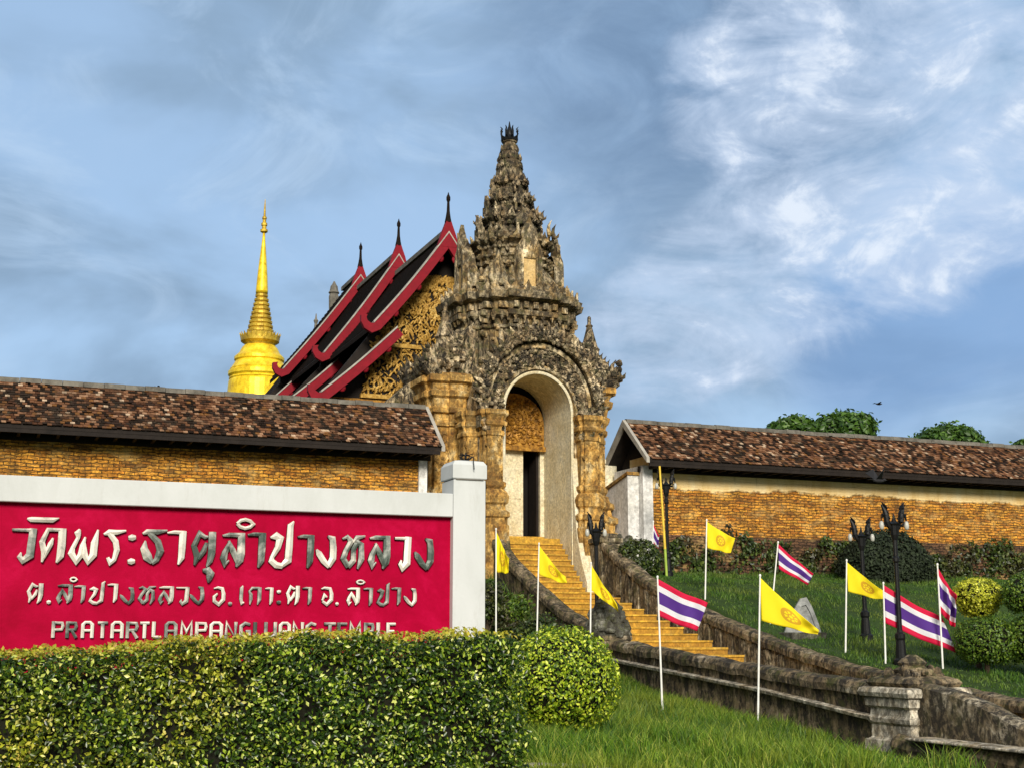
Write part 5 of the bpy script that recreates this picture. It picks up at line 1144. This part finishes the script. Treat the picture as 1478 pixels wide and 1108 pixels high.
def tree(px, top, wpx, D, label, hpx=60, lumps=17):
    b = at_d(px, 700, D); k = D / F_PX; z0 = 3.4; zt = at_d(px, top, D).z
    t = thing('broadleaf_tree', label, 'tree', (b.x, b.y, z0), 'trees beyond the plastered wall')
    m = MB(); rx = wpx * k / 2; hz = hpx * k; zc = zt - hz * .5
    m.tube([(b.x, b.y, z0 - .2), (b.x + .1, b.y, (z0 + zc) * .5), (b.x, b.y, zc)], [.32, .24, .12], 8)
    Ps, Ns = [], []
    for i in range(lumps):
        a = 2 * math.pi * i / lumps + random.uniform(-.3, .3); f = random.uniform(.35, .75) if i else 0
        rr = rx * random.uniform(.24, .46); c = np.array([b.x + f * rx * math.cos(a), b.y + f * rx * math.sin(a), zt - rr * .72 - (f * f) * hz * .5 * random.uniform(.6, 1.2)])
        m.tube([(b.x, b.y, zc - 1.2), tuple((np.array([b.x, b.y, zc]) + c) / 2), tuple(c)], [.12, .08, .03], 6)
        n = 1300; v = rng.normal(0, 1, (n, 3)); v = unit(v) * (rng.random((n, 1)) ** .35) * (1 + .25 * np.maximum(rng.normal(0, 1, (n, 1)), 0)); Ps.append(c + v * np.array([rr, rr, rr * .72])); Ns.append(v + [0, 0, .3])
    m.build('trunk', 'bark', t)
    leaves('crown', np.concatenate(Ps), np.concatenate(Ns), .26, 'tree_leaf', t, 1.0)
tree(1222, 596, 108, 62, 'broad green treetop with a domed crown above the tiled wall roof', 90)
tree(1150, 603, 84, 60, 'low spreading treetop left of the domed crown, above the tiled roof', 70)
tree(1372, 615, 104, 62, 'rounded green treetop farthest from the gate tower, standing apart', 80)
tree(1490, 636, 56, 64, 'small sliver of treetop at the right edge above the wall roof', 60)
def ivy():
    n = 15000; x = rng.uniform(18.3, 36, n); top = 4.35 + .22 * np.sin(x * 1.3) + .15 * np.sin(x * 3.7 + 1) + .1 * np.sin(x * 9)
    z = 3.25 + (top - 3.25) * rng.random(n); keep = (np.sin(x * 2.1 + z * 3) + np.sin(x * 5.3 - z * 4) + rng.normal(0, .8, n)) > np.where(x < 23, .75, -.15)
    keep |= (rng.random(n) < .10)
    P = np.stack([x, 33.8 - rng.random(n) * .18, z], 1)[keep]; o = leaves('creeping_ivy', P, np.tile([[0, -1, .3]], (len(P), 1)), .12, 'ivy_leaf'); tag(o, 'dark creeping ivy over the brick plinth of the plastered wall', 'ivy', None, 'stuff')
ivy()
def shrubs():
    for (px, D, h, w, n, lab) in ((735, 31.5, 1.0, .8, 2600, 'loose dark shrub between the sign post and the stairs'), (765, 30.6, .65, 1.0, 2400, 'low dark shrub growing against the steep balustrade'), (700, 30.8, 1.2, .7, 2200, 'leafy shrub half hidden behind the white sign post')):
        b = at_d(px, 915, D); b.x = min(b.x, 12.45); z0 = gz(b.x, b.y); t = thing('leafy_shrub', lab, 'shrub', (b.x, b.y, z0), 'shrubs beside the stairs')
        m = MB(); P, N = [], []
        for k in range(11):
            a = random.uniform(0, 6.28); r = random.uniform(.1, w * .6); c = Vector((b.x + r * math.cos(a), b.y + r * math.sin(a), z0 + h * random.uniform(.35, .95)))
            m.tube([(b.x, b.y, z0 - .05), tuple((Vector((b.x, b.y, z0)) + c) / 2), tuple(c)], [.025, .018, .008], 5)
            q = n // 11; v = unit(rng.normal(0, 1, (q, 3))) * rng.random((q, 1)) ** .4 * w * .36; P.append(np.array(c) + v); N.append(v + [0, -.05, .1])
        m.build('stems', 'bark', t); leaves('foliage', np.concatenate(P), np.concatenate(N), .085, 'ivy_leaf' if px != 735 else 'topiary_green', t, 1.)
    b = at_d(922, 782, 35.6); z0 = gz(b.x, b.y); t = thing('leafy_shrub', 'dark shrub at the top of the lawn below the white wall end', 'shrub', (b.x, b.y, z0), 'shrubs beside the stairs')
    P, N = sphere_pts(3000, (b.x, b.y, z0 + .45), (.62, .5, .55), -.9); leaves('foliage', P, N, .09, 'ivy_leaf', t); m = MB()
    for k in range(6): m.tube([(b.x, b.y, z0 - .05), (b.x + .3 * math.cos(k), b.y + .3 * math.sin(k), z0 + .5)], [.03, .012], 5)
    m.build('stems', 'bark', t)
shrubs()
def grass():
    n = 90000; x = rng.uniform(4.6, 12.85, n); y = rng.uniform(12.2, 26.5, n); kp = (y > 16.3) | (x < 11.2 + .5 * np.sin(y * 3)); x, y = x[kp], y[kp]; n = len(x); P = np.stack([x, y, ground(x, y) - .01], 1)
    hs = .15 + .16 * (np.sin(x * 1.9 + y) * np.sin(y * 1.3 - x * .7) > .1) + .05 * np.sin(x * 5 + y * 3)
    o = blades('long_grass', P, hs, .006, 'grass_blade', .6); tag(o, 'unmown green grass in front of the low balustrade', 'grass', None, 'stuff')
    n = 5000; x = 12.84 - np.abs(rng.normal(0, .12, n)); y = rng.uniform(16.5, 26, n); P = np.stack([x, y, ground(x, y)], 1)
    o = blades('wall_foot_grass', P, np.full(n, .22), .006, 'grass_blade', .4); tag(o, 'tall grass tufts along the foot of the low balustrade', 'grass', None, 'stuff')
    n = 70000; x = rng.uniform(16.1, 30, n); y = rng.uniform(17, 33.8, n); P = np.stack([x, y, ground(x, y) - .01], 1)
    o = blades('lawn_grass', P, .06 + .07 * (np.sin(x * 1.7 + y * .9) * np.sin(y * 2.1 - x) > .15) + .03 * np.sin(x * 6), .009, 'lawn_blade', .6); tag(o, 'short green lawn sloping up to the temple wall', 'grass', None, 'stuff')
    n = 42000; x = rng.uniform(-2, 12.85, n); y = rng.uniform(15.4, 33.8, n); P = np.stack([x, y, ground(x, y)], 1)
    o = blades('bank_grass', P, np.full(n, .3), .009, 'lawn_blade', .5); tag(o, 'rough grass on the bank left of the stairs', 'grass', None, 'stuff')
grass()
m = MB(); kp = [(4.9, 13.9), (5.35, 13.55), (5.75, 13.45), (6.1, 13.2), (6.3, 12.6)]
m.rings([[(x - .05, y - .05, gz(x, y) - .1), (x - .05, y - .05, gz(x, y) + .05), (x + .06, y + .06, gz(x, y) + .05), (x + .06, y + .06, gz(x, y) - .1)] for x, y in kp])
tag(m.build('garden_kerb', 'concrete'), 'pale concrete garden kerb curving round the end of the hedge', 'kerb')
